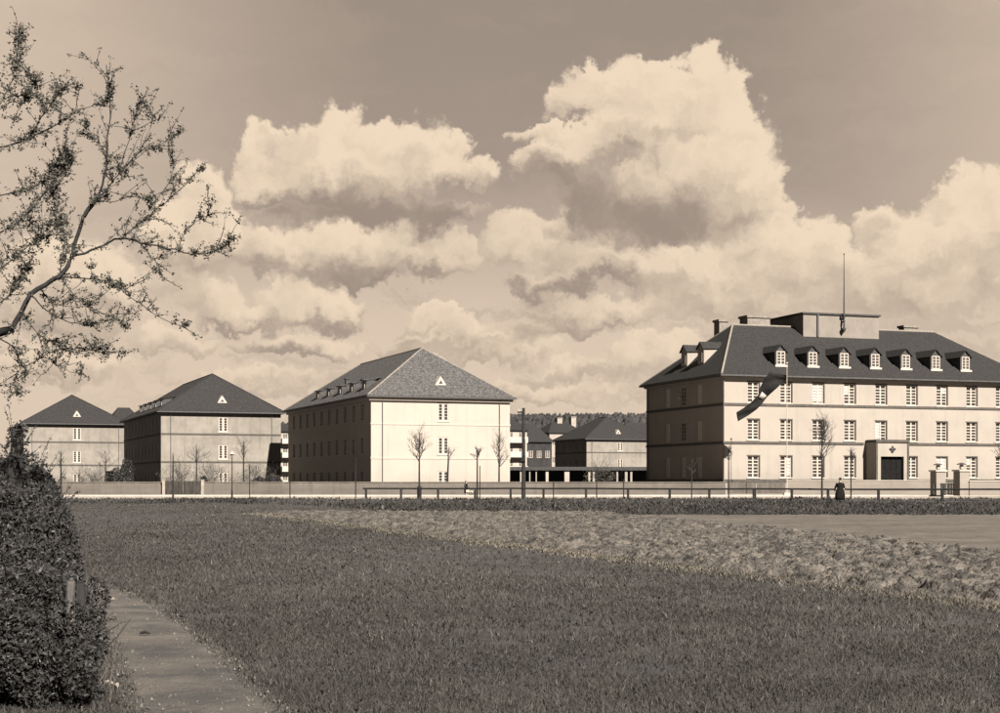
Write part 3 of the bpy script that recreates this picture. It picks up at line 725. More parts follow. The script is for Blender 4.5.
# entrance portal
pc_ = cols[4] + 0.15
pw_, pd, pz = 4.3, 2.1, 5.95
b = MB(); wall(b, 'x', -pd, pc_ - pw_/2, pc_ + pw_/2, 0, pz, [(pc_ - 1.5, pc_ + 1.5, 0.0, 4.35)], depth=.6)
b.add([(pc_ - pw_/2, -pd, 0), (pc_ - pw_/2, -.002, 0), (pc_ - pw_/2, -.002, pz), (pc_ - pw_/2, -pd, pz), (pc_ + pw_/2, -pd, 0), (pc_ + pw_/2, -.002, 0), (pc_ + pw_/2, -.002, pz), (pc_ + pw_/2, -pd, pz)],
      [(0, 3, 2, 1), (4, 5, 6, 7), (3, 7, 6, 2)])
po = b.build('entrance_porch', PLASTER_B, HQ)
b = MB()
for x in (pc_ - pw_/2, pc_ + pw_/2 - .22): b.box(x, x + .22, -pd - .07, -pd - .002, 0, pz)
b.box(pc_ - pw_/2 - .05, pc_ + pw_/2 + .05, -pd - .16, -.1, pz + .003, pz + .3)
b.build('porch_frame', BANDM, po)
b = MB(); b.box(pc_ - 1.5, pc_ + 1.5, -pd + .45, -pd + .55, 0.0, 4.35)
for i in range(4): b.box(pc_ - 1.42 + i*.73, pc_ - .82 + i*.73, -pd + .41, -pd + .447, .3, 4.1)
b.build('door', DOORM, po)
# worn carved crest over the door: round shield with spread side pieces
b = MB(); cz_ = 5.1; yy = -pd
for (dx, dz, rx, rz_) in ((0, 0, .2, .33), (-.22, .1, .2, .12), (.22, .1, .2, .12), (0, .34, .1, .12)):
    n_ = 12; o_ = len(b.v)
    pts = [(pc_ + dx + rx*math.cos(2*PI*k/n_), yy - .1, cz_ + dz + rz_*math.sin(2*PI*k/n_)) for k in range(n_)]
    b.add(pts + [(p[0], yy - .002, p[2]) for p in pts] + [(pc_ + dx, yy - .17, cz_ + dz)],
          [(k, (k+1) % n_, 2*n_) for k in range(n_)] + [(k, k + n_, (k+1) % n_ + n_, (k+1) % n_) for k in range(n_)])
b.build('crest', DARKW, po)
for x, y in ((-.1, -.14), (-.14, HL - .6)):
    b = MB(); b.tube([(x, y, 0), (x, y, HE - .3)], .065, 6); b.build('downpipe', PIPEM, HQ)
for y, z in ((10.3, 11.2),):   # lamp on the shaded side wall
    b = MB(); b.tube([(0, y, z + .5), (-.5, y, z + .55), (-.5, y, z + .35)], .03, 5); b.lathe([(.05, .35), (.24, .1), (.2, -.1), (.05, -.16)], (-.5, y, z), 10); b.build('wall_lamp', TRIMW, HQ)

# ------------------------------------------------------------------ buildings farther back
def far_house(name, px0, px1, D, z_eave, z_ridge, label, plaster, tile, depth=12, theta=21, rows=3, nwin=4, ridge_axis='x', chim=(), cat='house', balcony=False):
    X0, X1 = gx(px0, D), gx(px1, D); Wd = (X1 - X0) / (math.cos(math.radians(theta)) * (1 - math.tan(math.radians(theta)) * X0 / D))
    root = empty(name, (X0, D, 0), math.radians(theta), label, cat)
    fh = []
    for i in range(nwin):
        c_ = Wd * (i + .5) / nwin
        for j in range(rows):
            zb = z_eave * (j + .32) / rows; fh.append((c_ - .55, c_ + .55, zb, zb + 1.6))
    w = MB(); wall(w, 'x', 0, 0, Wd, 0, z_eave, fh)
    w.add([(0,0,0),(0,depth,0),(0,depth,z_eave),(0,0,z_eave),(Wd,0,0),(Wd,depth,0),(Wd,depth,z_eave),(Wd,0,z_eave)], [(0,3,2,1),(4,5,6,7),(1,2,6,5)])
    w.build('wall', plaster, root)
    for h in fh: window(root, 'sash', 1.1, 1.6, (h[0] + h[1])/2, .12, h[2])
    if ridge_axis == 'x': r0, r1 = (min(5, Wd*.3), depth/2), (Wd - min(5, Wd*.3), depth/2)
    else: r0, r1 = (Wd/2, depth*.3), (Wd/2, depth*.7)
    rb, _ = hip_roof(Wd, depth, z_eave, r0, r1, z_ridge, ov=.4); rb.build('roof', tile, root)
    for (fx, zt, s_) in chim:
        ch = MB(); x = Wd * fx; ch.box(x - s_/2, x + s_/2, depth/2 - .8, depth/2 + .8, z_eave + 1, zt); ch.box(x - s_/2 - .1, x + s_/2 + .1, depth/2 - .9, depth/2 + .9, zt, zt + .2); ch.build('chimney', CHIMP, root)
    if balcony:
        for j in range(rows):
            zb = z_eave * (j + .15) / rows
            bb = MB(); bb.box(.3, Wd - .3, -1.4, -.003, zb, zb + .15); bb.box(.3, Wd - .3, -1.4, -1.3, zb + .153, zb + 1.15); bb.box(.3, .4, -1.3, -.003, zb + .153, zb + 1.15); bb.box(Wd - .4, Wd - .3, -1.3, -.003, zb + .153, zb + 1.15)
            bb.build('balcony', TRIMW, root)
    return root
DULL = mat('dull_plaster', Dk(0.03), 0.9, Dk(0.04), 1)
SHADE_WALL = mat('shade_dark_wall', Dk(0.014), 0.9, Dk(0.022), 1)  # dark base colour stands for the shade on these walls
far_house('town_house', 112, 142, 335, 14.5, 18.2, 'dark hipped roof house peeping out between the two grey blocks', DULL, TILE_D, nwin=2, rows=4)
far_house('balcony_house', 279.5, 291, 330, 12.3, 14.5, 'pale house with balconies in the gap left of the white block', PLASTER_B, TILE_D, nwin=1, balcony=True, rows=4)
far_house('balcony_house', 505, 527, 300, 11.6, 14.6, 'pale balconied house just right of the white block behind the telegraph pole', PLASTER_W, TILE_D, nwin=2, balcony=True, rows=4)
far_house('town_house', 526.5, 552, 330, 10.0, 14.4, 'house, its wall coloured as in shade, with a long tiled roof behind the colonnade', SHADE_WALL, TILE_D, nwin=3, rows=2)
far_house('town_house', 549.5, 585, 420, 14.8, 18.2, 'pale gabled house with two chimneys behind the small distant block', PLASTER_B, TILE_M, nwin=4, rows=3, chim=((.50, 19.2, 1.5), (.90, 19.6, 1.5)))
far_house('town_house', 620, 668, 470, 15.0, 20.0, 'pale house half hidden behind the corner of the large building', PLASTER_B, TILE_M, nwin=5, rows=3)

# long open colonnade with a flat roof
CN = empty('colonnade', (gx(508, 232), 232, 0), math.radians(5), 'long low open colonnade with flat dark roof behind the garden wall', 'colonnade')
b = MB(); b.box(0, 24.5, 0, 6.0, 3.25, 3.75); b.box(0, 24.5, -.25, -.003, 3.2, 3.55); b.build('flat_roof', DARKW, CN)
b = MB(); b.box(0, 24.5, 5.6, 5.9, 0, 3.248); b.build('back_wall', SHADE_WALL, CN)
for x, w_, m_ in ((2.0, .25, PLASTER_B), (3.4, .16, PLASTER_B), (4.4, .16, PLASTER_B), (6.1, .42, PLASTER_W), (9.2, .75, PLASTER_W), (12.7, .3, PLASTER_W), (13.4, .3, PLASTER_W), (17.1, .25, PLASTER_B), (18.5, .4, PLASTER_B), (19.3, .3, PLASTER_B), (22.5, .3, PLASTER_B)):
    b = MB(); b.box(x - w_/2, x + w_/2, 0.05, .05 + w_, 0, 3.0); b.box(x - w_/2 - .06, x + w_/2 + .06, 0, .11 + w_, 3.003, 3.198); b.build('column', m_, CN)

# ------------------------------------------------------------------ garden walls
def garden_wall(px0, px1, D, h, m, label, D1=None, h1=None):
    D1 = D1 or D; x0, x1 = gx(px0, D), gx(px1, D1)
    L_ = math.hypot(x1 - x0, D1 - D); o = empty('garden_wall', (x0, D, 0.12), math.atan2(D1 - D, x1 - x0), label, 'wall', 'low rendered walls along the pavement')
    b = MB(); b.box(0, L_, 0, .3, 0, h - .12); b.build('wall_body', m, o)
    b = MB(); b.box(-.02, L_ + .02, -.06, .36, h - .117, h - .03); b.build('coping', m if m is WALLM else SILL, o)
    return o
garden_wall(-60, 161.5, 163, 1.42, WALLM, 'low garden wall running left from the wooden gate')
garden_wall(204, 725.5, 163, 1.42, WALLM, 'long low garden wall between the wooden gate and the large building')
garden_wall(787, 930, 163, 1.60, WALLP, 'pale low wall before the entrance of the large building', D1=161)
garden_wall(969.5, 1080, 150, 1.55, WALLP, 'pale low wall right of the gate pillars', D1=150)
GATEM = mat('weathered_gate_boards', T(0.018), 0.9, T(0.036), 1.2, stretch=(3, 1, .6), detail=7)
def gate(px0, px1, D, h, label, m=GATEM, posts=True):
    x0, x1 = gx(px0, D), gx(px1, D); w_ = x1 - x0
    o = empty('board_gate', (x0, D, 0.13), 0, label, 'gate')
    for s_ in (0, 1):
        b = MB(); n_ = 12
        for k in range(n_):
            xx = s_ * w_/2 + .03 + k * (w_/2 - .06) / n_; b.box(xx, xx + (w_/2 - .06)/n_ - .015, 0, .05, .06, h - .14 + .02 * math.sin(k * 2.1))
        b.box(s_ * w_/2 + .05, (s_ + 1) * w_/2 - .05, .053, .1, .3, .42); b.box(s_ * w_/2 + .05, (s_ + 1) * w_/2 - .05, .053, .1, h - .5, h - .38)
        b.build('leaf', m, o)
    if posts:
        for x in (-.3, w_ + .02): 
            b = MB(); b.box(x, x + .3, -.05, .3, 0, h - .1); b.box(x - .04, x + .34, -.09, .34, h - .097, h); b.build('post', CHIMP, o)
    return o
gate(165, 201, 162.6, 1.60, 'weathered double board gate with pale posts in the garden wall')
gate(727, 786, 162.8, 1.45, 'wide grey board gate before the corner of the large building', posts=False, m=mat('grey_gate_boards', T(0.06), .9, T(0.085), 1.0, stretch=(3, 1, .6)))

# gate pillars with lanterns
def pillar(px, D, label, h=2.45, wd=1.12):
    o = empty('gate_pillar', (gx(px, D), D, 0.12), math.radians(17), label, 'pillar', 'lantern topped gate pillars')
    b = MB(); b.box(-wd/2, wd/2, -wd/2, wd/2, 0, h); b.build('shaft', WALLP, o)
    b = MB(); b.box(-wd/2 - .12, wd/2 + .12, -wd/2 - .12, wd/2 + .12, h + .003, h + .16); b.build('cap', SILL, o)
    b = MB(); b.lathe([(.12, 0), (.20, .12), (.22, .3), (.16, .5)], (0, 0, h + .163), 10); ln = b.build('lantern', TRIMW, o, smooth=True)
    b = MB(); b.lathe([(.5, 0), (.42, .08), (.1, .2)], (0, 0, h + .665), 10); b.build('lantern_roof', DULL, ln)
    return o
pillar(938, 155, 'left gate pillar with lantern before the large building')
pillar(961.5, 150.5, 'right gate pillar with lantern, nearest the road')
o = empty('shadow_gate', (gx(946, 153.5), 153.5, .12), 0, 'dark low iron gate put in for the pillar shadow between the gate pillars', 'gate')  # dark leaves stand in for the shadow beside the pillar
for (xa, ya, xb, yb) in ((-.95, 1.0, .45, .9), (-.1, -1.2, 1.0, -2.0)):
    b = MB(); b.tube([(xa, ya, 1.2), (xb, yb, 1.15)], .05, 5); b.tube([(xa, ya, .12), (xb, yb, .12)], .05, 5)
    for k in range(9):
        t = k / 8; x, y = xa + (xb - xa)*t, ya + (yb - ya)*t; b.box(x - .06, x + .06, y - .02, y + .02, .1, 1.25)
    b.build('leaf', DARKW, o)

# ------------------------------------------------------------------ flag on its pole
FD = 156.5
o = empty('flagpole', (gx(787, FD), FD, 0.12), 0, 'slim white flagpole before the large building', 'flagpole')
zt = gz(364, FD)
b = MB(); b.tube([(0, 0, 0), (0, 0, 6), (0, 0, zt - .12)], [.05, .042, .03], 8); b.build('pole', TRIMW, o)
b = MB(); b.lathe([(.03, 0), (.11, .06), (.11, .12), (.02, .2)], (0, 0, zt - .12), 10); b.build('finial', TRIMW, o)
b = MB(); b.box(-.35, .35, -.35, .35, -.1, .25); b.build('footing', SILL, o)
# cloth: outline followed from hoist to fly, folded in depth
up = [(787, 375.5), (779, 373.5), (770, 372.0), (764.5, 379), (760.5, 388), (759.5, 394), (752, 402), (745, 407.5), (737.5, 412)]
dn = [(788, 378.5), (784, 381), (779, 386.5), (773, 392), (768, 397), (763.5, 403), (758, 409), (750, 415), (739.5, 421)]
nu = 40; nv = 10; V = []; SHD_ = []
for i in range(nu):
    t = i / (nu - 1) * (len(up) - 1)
    k = np.arange(len(up)); ux, uy = np.interp(t, k, [p[0] for p in up]), np.interp(t, k, [p[1] for p in up]); lx, ly = np.interp(t, k, [p[0] for p in dn]), np.interp(t, k, [p[1] for p in dn])
    for j in range(nv):
        s_ = j / (nv - 1); dep = .07 * math.sin(s_ * 7 + t * 2.1) * min(1, t) + .10 * math.sin(t * 1.9) + .10 * t + .25 * s_
        x, y = ux + (lx - ux) * s_, uy + (ly - uy) * s_
        V.append((gx(x, FD) , FD - .05 + dep, gz(y, FD)))
        SHD_.append(1.0)
V = np.array(V)
FLAGM = mat('dark_flag_cloth', Dk(0.012), .95, Dk(0.018), 1.5, spec=.05)
fo = numesh('flag', V, gridfaces(nu, nv), FLAGM, smooth=True)
sd = fo.modifiers.new('thick', 'SOLIDIFY'); sd.thickness = .02
tag(fo, 'dark flag blown out to the left from the white flagpole', 'flag')
LM = numesh('stripe', np.array([V[20*nv + 3] + [0, -.06, 0], V[19*nv + 8] + [0, -.06, 0], V[23*nv + 7] + [0, -.06, 0], V[25*nv + 2] + [0, -.06, 0]]), np.array([[0, 1, 2, 3]]), TRIMW, parent=None)
LM.parent = fo; tag(LM, 'pale patch in the fold of the dark flag')
sd = LM.modifiers.new('thick', 'SOLIDIFY'); sd.thickness = .02

# ------------------------------------------------------------------ rail fence along the road
def rail_y(px): return 127.0 - 15.0 * max(0, (px - 363)) / 630.0
posts = [366, 401, 438, 475, 510.6, 543.5, 586, 628, 669.7, 709.3, 754.4, 791.8, 828, 878.5, 942.4, 1006, 1070]
RAILM = mat('dark_rail_timber', Dk(0.011), .9, Dk(0.02), 2, spec=.1)
fz = empty('rail_fence', (gx(363, 127), 127, 0), 0, 'long low timber rail fence between the field and the road', 'fence')
ox, oy = gx(363, 127), 127
for k, px in enumerate(posts):
    D = rail_y(px); x = gx(px, D) - ox; b = MB(); r = .09 if px != 754.4 else .13
    b.box(x - r, x + r, D - oy - r, D - oy + r, -.1, .96); b.build('post', RAILM, fz)
pts = []
for px in [363] + posts[1:]:
    D = rail_y(px); pts.append((gx(px, D) - ox, D - oy, 1.0 + .02 * math.sin(px)))
b = MB()
for a, c in zip(pts[:-1], pts[1:]): b.tube([a, c], .072, 6)
b.build('rail', RAILM, fz)

# ------------------------------------------------------------------ bare trees
BARKM = mat('bark', Dk(0.009), .9, Dk(0.020), 6, bump=.01)
TWIGM = mat('twigs', Dk(0.022), .9, Dk(0.04), 5)
def bare_crown(b, base, h, r, seed, n=16, lv=2, tw=.012, shape=1.0, lift=.55):
    rr = random.Random(seed); lift *= rr.uniform(.5, 1.7); skew = Vector((rr.uniform(-.35, .35), rr.uniform(-.2, .2), 0))
    def grow(p, d, ln, rad, lev):
        pts = [p]; q_ = p.copy(); dd = d.copy()
        for i in range(3):
            dd = (dd + Vector((rr.uniform(-.25, .25), rr.uniform(-.25, .25), rr.uniform(-.05, .2)))).normalized(); q_ = q_ + dd * ln / 3; pts.append(q_.copy())
        b.tube(pts, [rad, rad * .8, rad * .6, rad * .35], 4 if lev else 5, cap=False)
        if lev <= 0: return
        for k in range(3 + (lev > 1)):
            i = rr.randint(1, 3); a = rr.uniform(0, 2 * PI)
            d2 = (dd * .8 + Vector((math.cos(a), math.sin(a), rr.uniform(-.1, .7))) * .8).normalized()
            grow(pts[i], d2, ln * rr.uniform(.4, .65), rad * .55, lev - 1)
    for k in range(n):
        a = rr.uniform(0, 2 * PI); t = rr.random(); z = t * h * .75
        out = r * (1 - .65 * t) * shape
        d = Vector((math.cos(a) * out, math.sin(a) * out, h * lift * (1 - .3 * t) * rr.uniform(.5, 1.3))).normalized(); d = (d + skew * rr.random()).normalized()
        grow(base + Vector((0, 0, z)), d, math.hypot(out, h * .3) * rr.uniform(.45, 1.1), tw * 2.2 * (1 - .4 * t), lv)
def sapling(px, D, ytop, ycrown, rpx, label, tr=.07, n=14, stake=False, guard=False, seed=1, lv=2, z0=0.0, lean=0.0, tw=.013):
    X = gx(px, D); zt = gz(ytop, D) - z0; zc = gz(ycrown, D) - z0; r = rpx / F * D
    o = empty('street_tree', (X, D, z0), 0, label, 'tree', 'young bare trees along the road')
    b = MB(); b.tube([(0, 0, 0), (lean*.4, 0, zc * .5), (lean, 0, zc), (lean, 0, zt - .1)], [tr, tr * .85, tr * .7, tr * .25], 7); b.build('trunk', BARKM, o)
    if n:
        b = MB(); bare_crown(b, Vector((lean, 0, zc)), zt - zc, r, seed, n, lv, tw); b.build('crown', TWIGM, o)
    if stake:
        b = MB(); b.tube([(.22, 0, 0), (.22, 0, zc * .9)], .04, 6); b.build('stake', RAILM, o)
    if guard:
        b = MB(); b.tube([(0, 0, 0), (0, 0, 1.15)], tr * 2.1, 8); b.build('trunk_guard', RAILM, o)
    return o
G = 'young bare trees along the road'
sapling(61, 128, 451, 470, 4.5, 'slim upright tree at the far left by the dark bush', .10, 14, seed=11)
sapling(105.5, 168, 450, 470, 12, 'small bare tree before the leftmost grey block', .10, 12, seed=12)
sapling(173, 128, 452, 466, 2.0, 'thin bare pole-like tree before the weathered board gate', .09, 5, seed=13, lv=1)
sapling(196.5, 168, 443, 464, 13, 'bare branching tree behind the wall right of the board gate', .10, 14, seed=14)
sapling(243.6, 168, 440, 462, 12, 'bare forked tree behind the wall just right of the street lamp', .11, 14, seed=15)
sapling(419.3, 127.6, 431, 463, 13.5, 'round crowned bare tree before the left half of the white block', .095, 26, guard=True, seed=16, tw=.016)
sapling(447, 166, 447, 462, 9, 'leaning bare tree close to the window column of the white block', .13, 10, seed=17, lean=.15)
sapling(477.3, 127.6, 447, 462, 9, 'small topped bare tree before the right half of the white block', .085, 16, stake=True, seed=18, tw=.018)
sapling(499, 168, 434, 468, 15, 'wide crowned bare tree at the right corner of the white block', .11, 24, seed=19, tw=.016)
sapling(596.7, 127, 466, 478, 5, 'thin low bare tree before the colonnade', .06, 6, seed=20, lv=1)
sapling(691.7, 122, 458, 474, 9, 'thin bare tree before the shaded side of the large building', .06, 9, seed=21, lv=1)
sapling(728.7, 119, 447, 463, 7, 'small tufted bare tree at the lit corner of the large building', .06, 16, seed=22, tw=.014)
sapling(822, 115, 418, 463, 16, 'tallest and fullest bare tree of the row before the large building', .085, 34, seed=23, tw=.016)
sapling(851, 115.5, 448, 464, 8, 'small bare tree left of the entrance porch', .06, 14, seed=24, tw=.014)
sapling(1001, 125, 446, 462, 10, 'bare tree at the far right end of the road', .07, 16, seed=25)
for px, D, yt, lab in ((249.6, 148, 466, 'thin dark post a little right of the street lamp'), (290, 128, 482.5, 'short thin post beside the shaded side of the white block'),
                       (355.6, 129, 459, 'tall reddish post before the shaded side of the white block'), (553.5, 127, 483, 'short post before the left part of the colonnade'),
                       (623.7, 127, 480, 'short post before the right part of the colonnade')):
    o = empty('marker_post', (gx(px, D), D, 0), 0, lab, 'post', 'thin posts along the road')
    b = MB(); z = gz(yt, D); b.tube([(0, 0, -.1), (0, 0, z)], .05, 8); b.build('shaft', RAILM, o)
    b = MB(); b.lathe([(.06, 0), (.05, .05), (.01, .08)], (0, 0, z), 8); b.build('cap', RAILM, o)
# street lamp
o = empty('street_lamp', (gx(232, 128), 128, 0), 0, 'slender street lamp with pale shade before the second grey block', 'street lamp')
z = gz(454, 128); b = MB(); b.tube([(0, 0, 0), (0, 0, .8), (0, 0, .85), (0, 0, z - .2)], [.09, .08, .05, .04], 8); b.build('post', RAILM, o)
b = MB(); b.lathe([(.04, -.25), (.15, -.08), (.17, 0)], (0, 0, z), 10); b.build('bulb_glass', TRIMW, o)
b = MB(); b.lathe([(.26, 0), (.22, .06), (.06, .17), (.02, .26)], (0, 0, z + .003), 12); b.build('lamp_shade', SILL, o)
# telegraph pole
o = empty('telegraph_pole', (gx(523.5, 127), 127, 0), 0, 'thick dark telegraph pole standing right of the white block', 'pole')
z = gz(408, 127); b = MB(); b.tube([(0, 0, -.1), (0, 0, z * .5), (0, 0, z)], [.19, .16, .13], 9); b.build('pole', BARKM, o)
b = MB(); b.box(-.5, .1, -.06, .06, z - .42, z - .3); b.build('cross_arm', RAILM, o)
for x in (-.42, -.15):
    b = MB(); b.lathe([(.03, 0), (.06, .05), (.05, .16), (.02, .2)], (x, 0, z - .297), 8); b.build('insulator', SILL, o)
b = MB(); b.box(-.16, .16, -.3, -.16, z*.42, z*.42 + .5); b.build('junction_box', RAILM, o)
b = MB(); b.box(.12, .36, -.08, .08, z*.66, z*.66 + .22); b.build('lamp_bracket', SILL, o)

# ------------------------------------------------------------------ leafy masses
def clump(name, blobs, leaf, n, material, seed=1, parent=None, surf=.75, sz=1.0, dens_noise=True):
    """leaf quads spread through ellipsoids: blobs (x,y,z,rx,ry,rz)"""
    r = np.random.default_rng(seed); vol = np.array([b[3]*b[4]*b[5] for b in blobs]); pr = vol / vol.sum()
    idx = r.choice(len(blobs), n, p=pr); B_ = np.array(blobs)[idx]
    d = r.normal(size=(n, 3)); d /= np.linalg.norm(d, axis=1)[:, None]; rad = r.random(n) ** (1/3 * (1 - surf) + .02)
    lump = 0.66 + 0.62 * fbm(d[:, 0] * 2.4 + idx * 3.1, d[:, 2] * 2.4 + d[:, 1], seed, 3)
    p = B_[:, :3] + d * (rad * lump)[:, None] * B_[:, 3:6]
    p = p[p[:, 2] > 0.02]; n = len(p)
    s = leaf * (0.5 + r.random(n)) * sz
    a = r.normal(size=(n, 3)); a /= np.linalg.norm(a, axis=1)[:, None]; c = r.normal(size=(n, 3)); c -= (c * a).sum(1)[:, None] * a; c /= np.linalg.norm(c, axis=1)[:, None]
    V = np.stack([p - a*s[:, None], p + c*s[:, None]*.42, p + a*s[:, None], p - c*s[:, None]*.42], 1).reshape(-1, 3)
    V[:, 2] = np.maximum(V[:, 2], 0.005)
    f = np.arange(n)[:, None] * 4 + [0, 1, 2, 3]
    sh = (0.5 + 1.0 * r.random(n) ** 1.5) * (0.75 + .5 * fbm(p[:, 0] * 2.1, p[:, 2] * 2.1 + p[:, 1], seed + 5, 3)); sh = np.where(r.random(n) < .07, sh * 2.9, sh)
    return numesh(name, V, f, material, shade=np.repeat(sh, 4), parent=parent)
LEAFD = leafmat('dark_leaves', 0.023)
LEAFE = leafmat('evergreen_leaves', 0.026)
def bush(name, px, D, blobs, leaf, n, label, material=LEAFD, stems=5, seed=1, cat='bush', group=None):
    o = empty(name, (gx(px, D), D, 0), 0, label, cat, group)
    clump('foliage', blobs, leaf, n, material, seed, o)
    b = MB(); rr = random.Random(seed)
    for k in range(stems):
        B_ = blobs[k % len(blobs)]
        b.tube([(B_[0] * .4 + rr.uniform(-.1, .1), B_[1] * .4, 0), (B_[0] * .8, B_[1] * .8, B_[2] * .6), (B_[0] + rr.uniform(-.3, .3) * B_[3], B_[1] + rr.uniform(-.3, .3) * B_[4], B_[2] + B_[5] * .6)], [.03, .022, .008], 5)
    if name == 'hedge_bush':      # loose shoots standing out of the mass
        pts = []
        for k in range(34):
            B_ = blobs[rr.randrange(len(blobs))]; a = rr.uniform(0, 2 * PI); e = rr.uniform(.1, 1.3)
            d = Vector((math.cos(a) * math.cos(e), math.sin(a) * math.cos(e), math.sin(e)))
            p = Vector((B_[0] + d.x * B_[3] * .8, B_[1] + d.y * B_[4] * .8, max(.05, B_[2] + d.z * B_[5] * .8))); q_ = p + (d + Vector((0, 0, .5))) * rr.uniform(.12, .34)
            b.tube([p, (p + q_) / 2 + Vector((rr.uniform(-.03, .03), 0, 0)), q_], [.005, .004, .002], 4)
            for m_ in range(9): pts.append(p.lerp(q_, rr.random()))
        r = np.random.default_rng(seed); P_ = np.repeat(np.array([tuple(p) for p in pts]), 2, 0); n_ = len(P_); P_ = P_ + r.normal(size=(n_, 3)) * .012
        a = r.normal(size=(n_, 3)); a /= np.linalg.norm(a, axis=1)[:, None]; c = np.cross(a, r.normal(size=(n_, 3))); c /= np.linalg.norm(c, axis=1)[:, None]; s_ = leaf * .8
        V = np.stack([P_ - a*s_*.5, P_ + c*s_*.35, P_ + a*s_, P_ - c*s_*.35], 1).reshape(-1, 3)
        numesh('shoot_leaves', V, np.arange(n_)[:, None]*4 + [0, 1, 2, 3], LEAFD, shade=np.repeat(r.uniform(.7, 2.4, n_), 4), parent=o)
    b.build('stem', BARKM, o)
    return o
# overgrown hedge by the path, three bushes
HG = 'overgrown bushes along the path'
def hb(D, lst):   # blobs given by picture column and row of their centre, depth, radii in metres
    return [(gx(a, d) - gx(30, D), d - D, gz(b_, d), rx, ry, rz) for a, b_, d, rx, ry, rz in lst]
bush('hedge_bush', 30, 11.6, hb(11.6, [(36, 655, 11.6, .46, .6, .34), (10, 610, 11.9, .55, .6, .40), (-20, 650, 11.3, .5, .6, .5), (60, 690, 11.3, .29, .4, .22), (72, 620, 11.25, .10, .12, .16), (66, 655, 11.1, .10, .12, .10), (56, 645, 12.0, .24, .4, .34), (50, 620, 12.6, .30, .5, .30), (80, 668, 10.95, .17, .2, .22), (90, 640, 11.7, .12, .3, .28), (96, 600, 12.2, .08, .3, .2)]), .019, 60000, 'nearest dark bush at the lower left corner beside the path', seed=31, group=HG, stems=12)
bush('hedge_bush', 30, 14.2, hb(14.2, [(20, 590, 14.0, .55, .9, .55), (45, 560, 14.4, .33, .7, .50), (-4, 536, 14.6, .60, .9, .56), (56, 590, 14.2, .24, .6, .40), (38, 522, 14.8, .30, .5, .30)]), .023, 46000, 'middle bush of the overgrown hedge left of the path', seed=32, group=HG, stems=10)
bush('hedge_bush', 30, 17.5, hb(17.5, [(15, 530, 17.2, .62, 1, .8), (32, 522, 17.6, .34, .8, .58), (0, 508, 18.0, .48, .8, .38), (46, 550, 17.5, .22, .7, .42), (34, 492, 18.3, .24, .5, .22)]), .028, 30000, 'rear bush of the overgrown hedge, its top before the garden wall', seed=33, group=HG, stems=8)
bush('hedge_bush', 30, 22, hb(22, [(8, 512, 22, .55, 1.2, .65), (17, 470, 22.4, .16, .4, .75), (28, 478, 22, .30, .6, .34), (-20, 500, 22, .8, 1.0, .7)]), .038, 11000, 'farthest bush of the hedge with a narrow tall shoot at the left edge', seed=35, group=HG)
bush('hedge_bush', -70, 13.5, [(-.3, 0, .7, .7, 1.4, .7), (-.8, 1.5, .8, 1.0, 1.4, .8)], .045, 12000, 'bush at the very left edge behind the nearest one', seed=34, group=HG)
# dark shrubs and shadow stand-ins before the far blocks
bush('evergreen_shrub', 116, 172, [(.6, 0, 1.4, 1.3, 1.3, 1.5), (1.2, .3, 2.5, .8, .8, 1.6), (-1.0, 0, .7, 1.3, .8, .8), (0, .2, 2.0, .7, .7, 1.2)], .1, 6500, 'dark evergreen shrub filling out the cast shadow in the gap between the two grey blocks', LEAFE, seed=41)  # leafy mass also stands for the neighbouring block's cast shadow
bush('shadow_hedge', 268, 180, [(-1.0, 0, 1.05, .9, .8, 1.15), (0, 0, 1.05, .9, .8, 1.15), (1.0, 0, 1.05, .9, .8, 1.15)], .1, 5000, 'dark flat leafy mass standing in for cast shadow in the gap left of the white block', LEAFE, seed=42, cat='hedge')  # low dark mass added in place of the white block's shadow
bush('evergreen_shrub', 204, 170, [(0, 0, 1.2, .5, .5, 1.0)], .09, 1500, 'little dark shrub behind the wall right of the board gate', LEAFE, seed=43)
# leafless shrubs in front of the grey blocks
HAZEL = leafmat('pale_budding_twigs', 0.09, g=.92, b=.80)
k = 0
for px, D, lab in ((36, 200, 'budding pale shrub in front of the leftmost block, left of its windows'), (92, 200, 'budding pale shrub in front of the leftmost block, right of its windows'),
                   (178, 182, 'budding pale shrub at the left corner of the second block'), (211, 182, 'budding pale shrub under the windows of the second block'), (256, 184, 'budding pale shrub at the right of the second block'),
                   (600, 210, 'budding shrub before the pale gable behind the colonnade')):
    o = empty('budding_shrub', (gx(px, D), D, 0), 0, lab, 'shrub', 'budding shrubs before the blocks')
    b = MB(); bare_crown(b, Vector((0, 0, .1)), 3.2 if px < 500 else 4.6, 3.0, 50 + k, 26, 2, .014, lift=.5); b.build('stem', TWIGM, o)
    clump('foliage', [(0, 0, 2.0, 2.6, 1.5, 1.8)], .07, 1300, HAZEL, 60 + k, o, surf=.2); k += 1

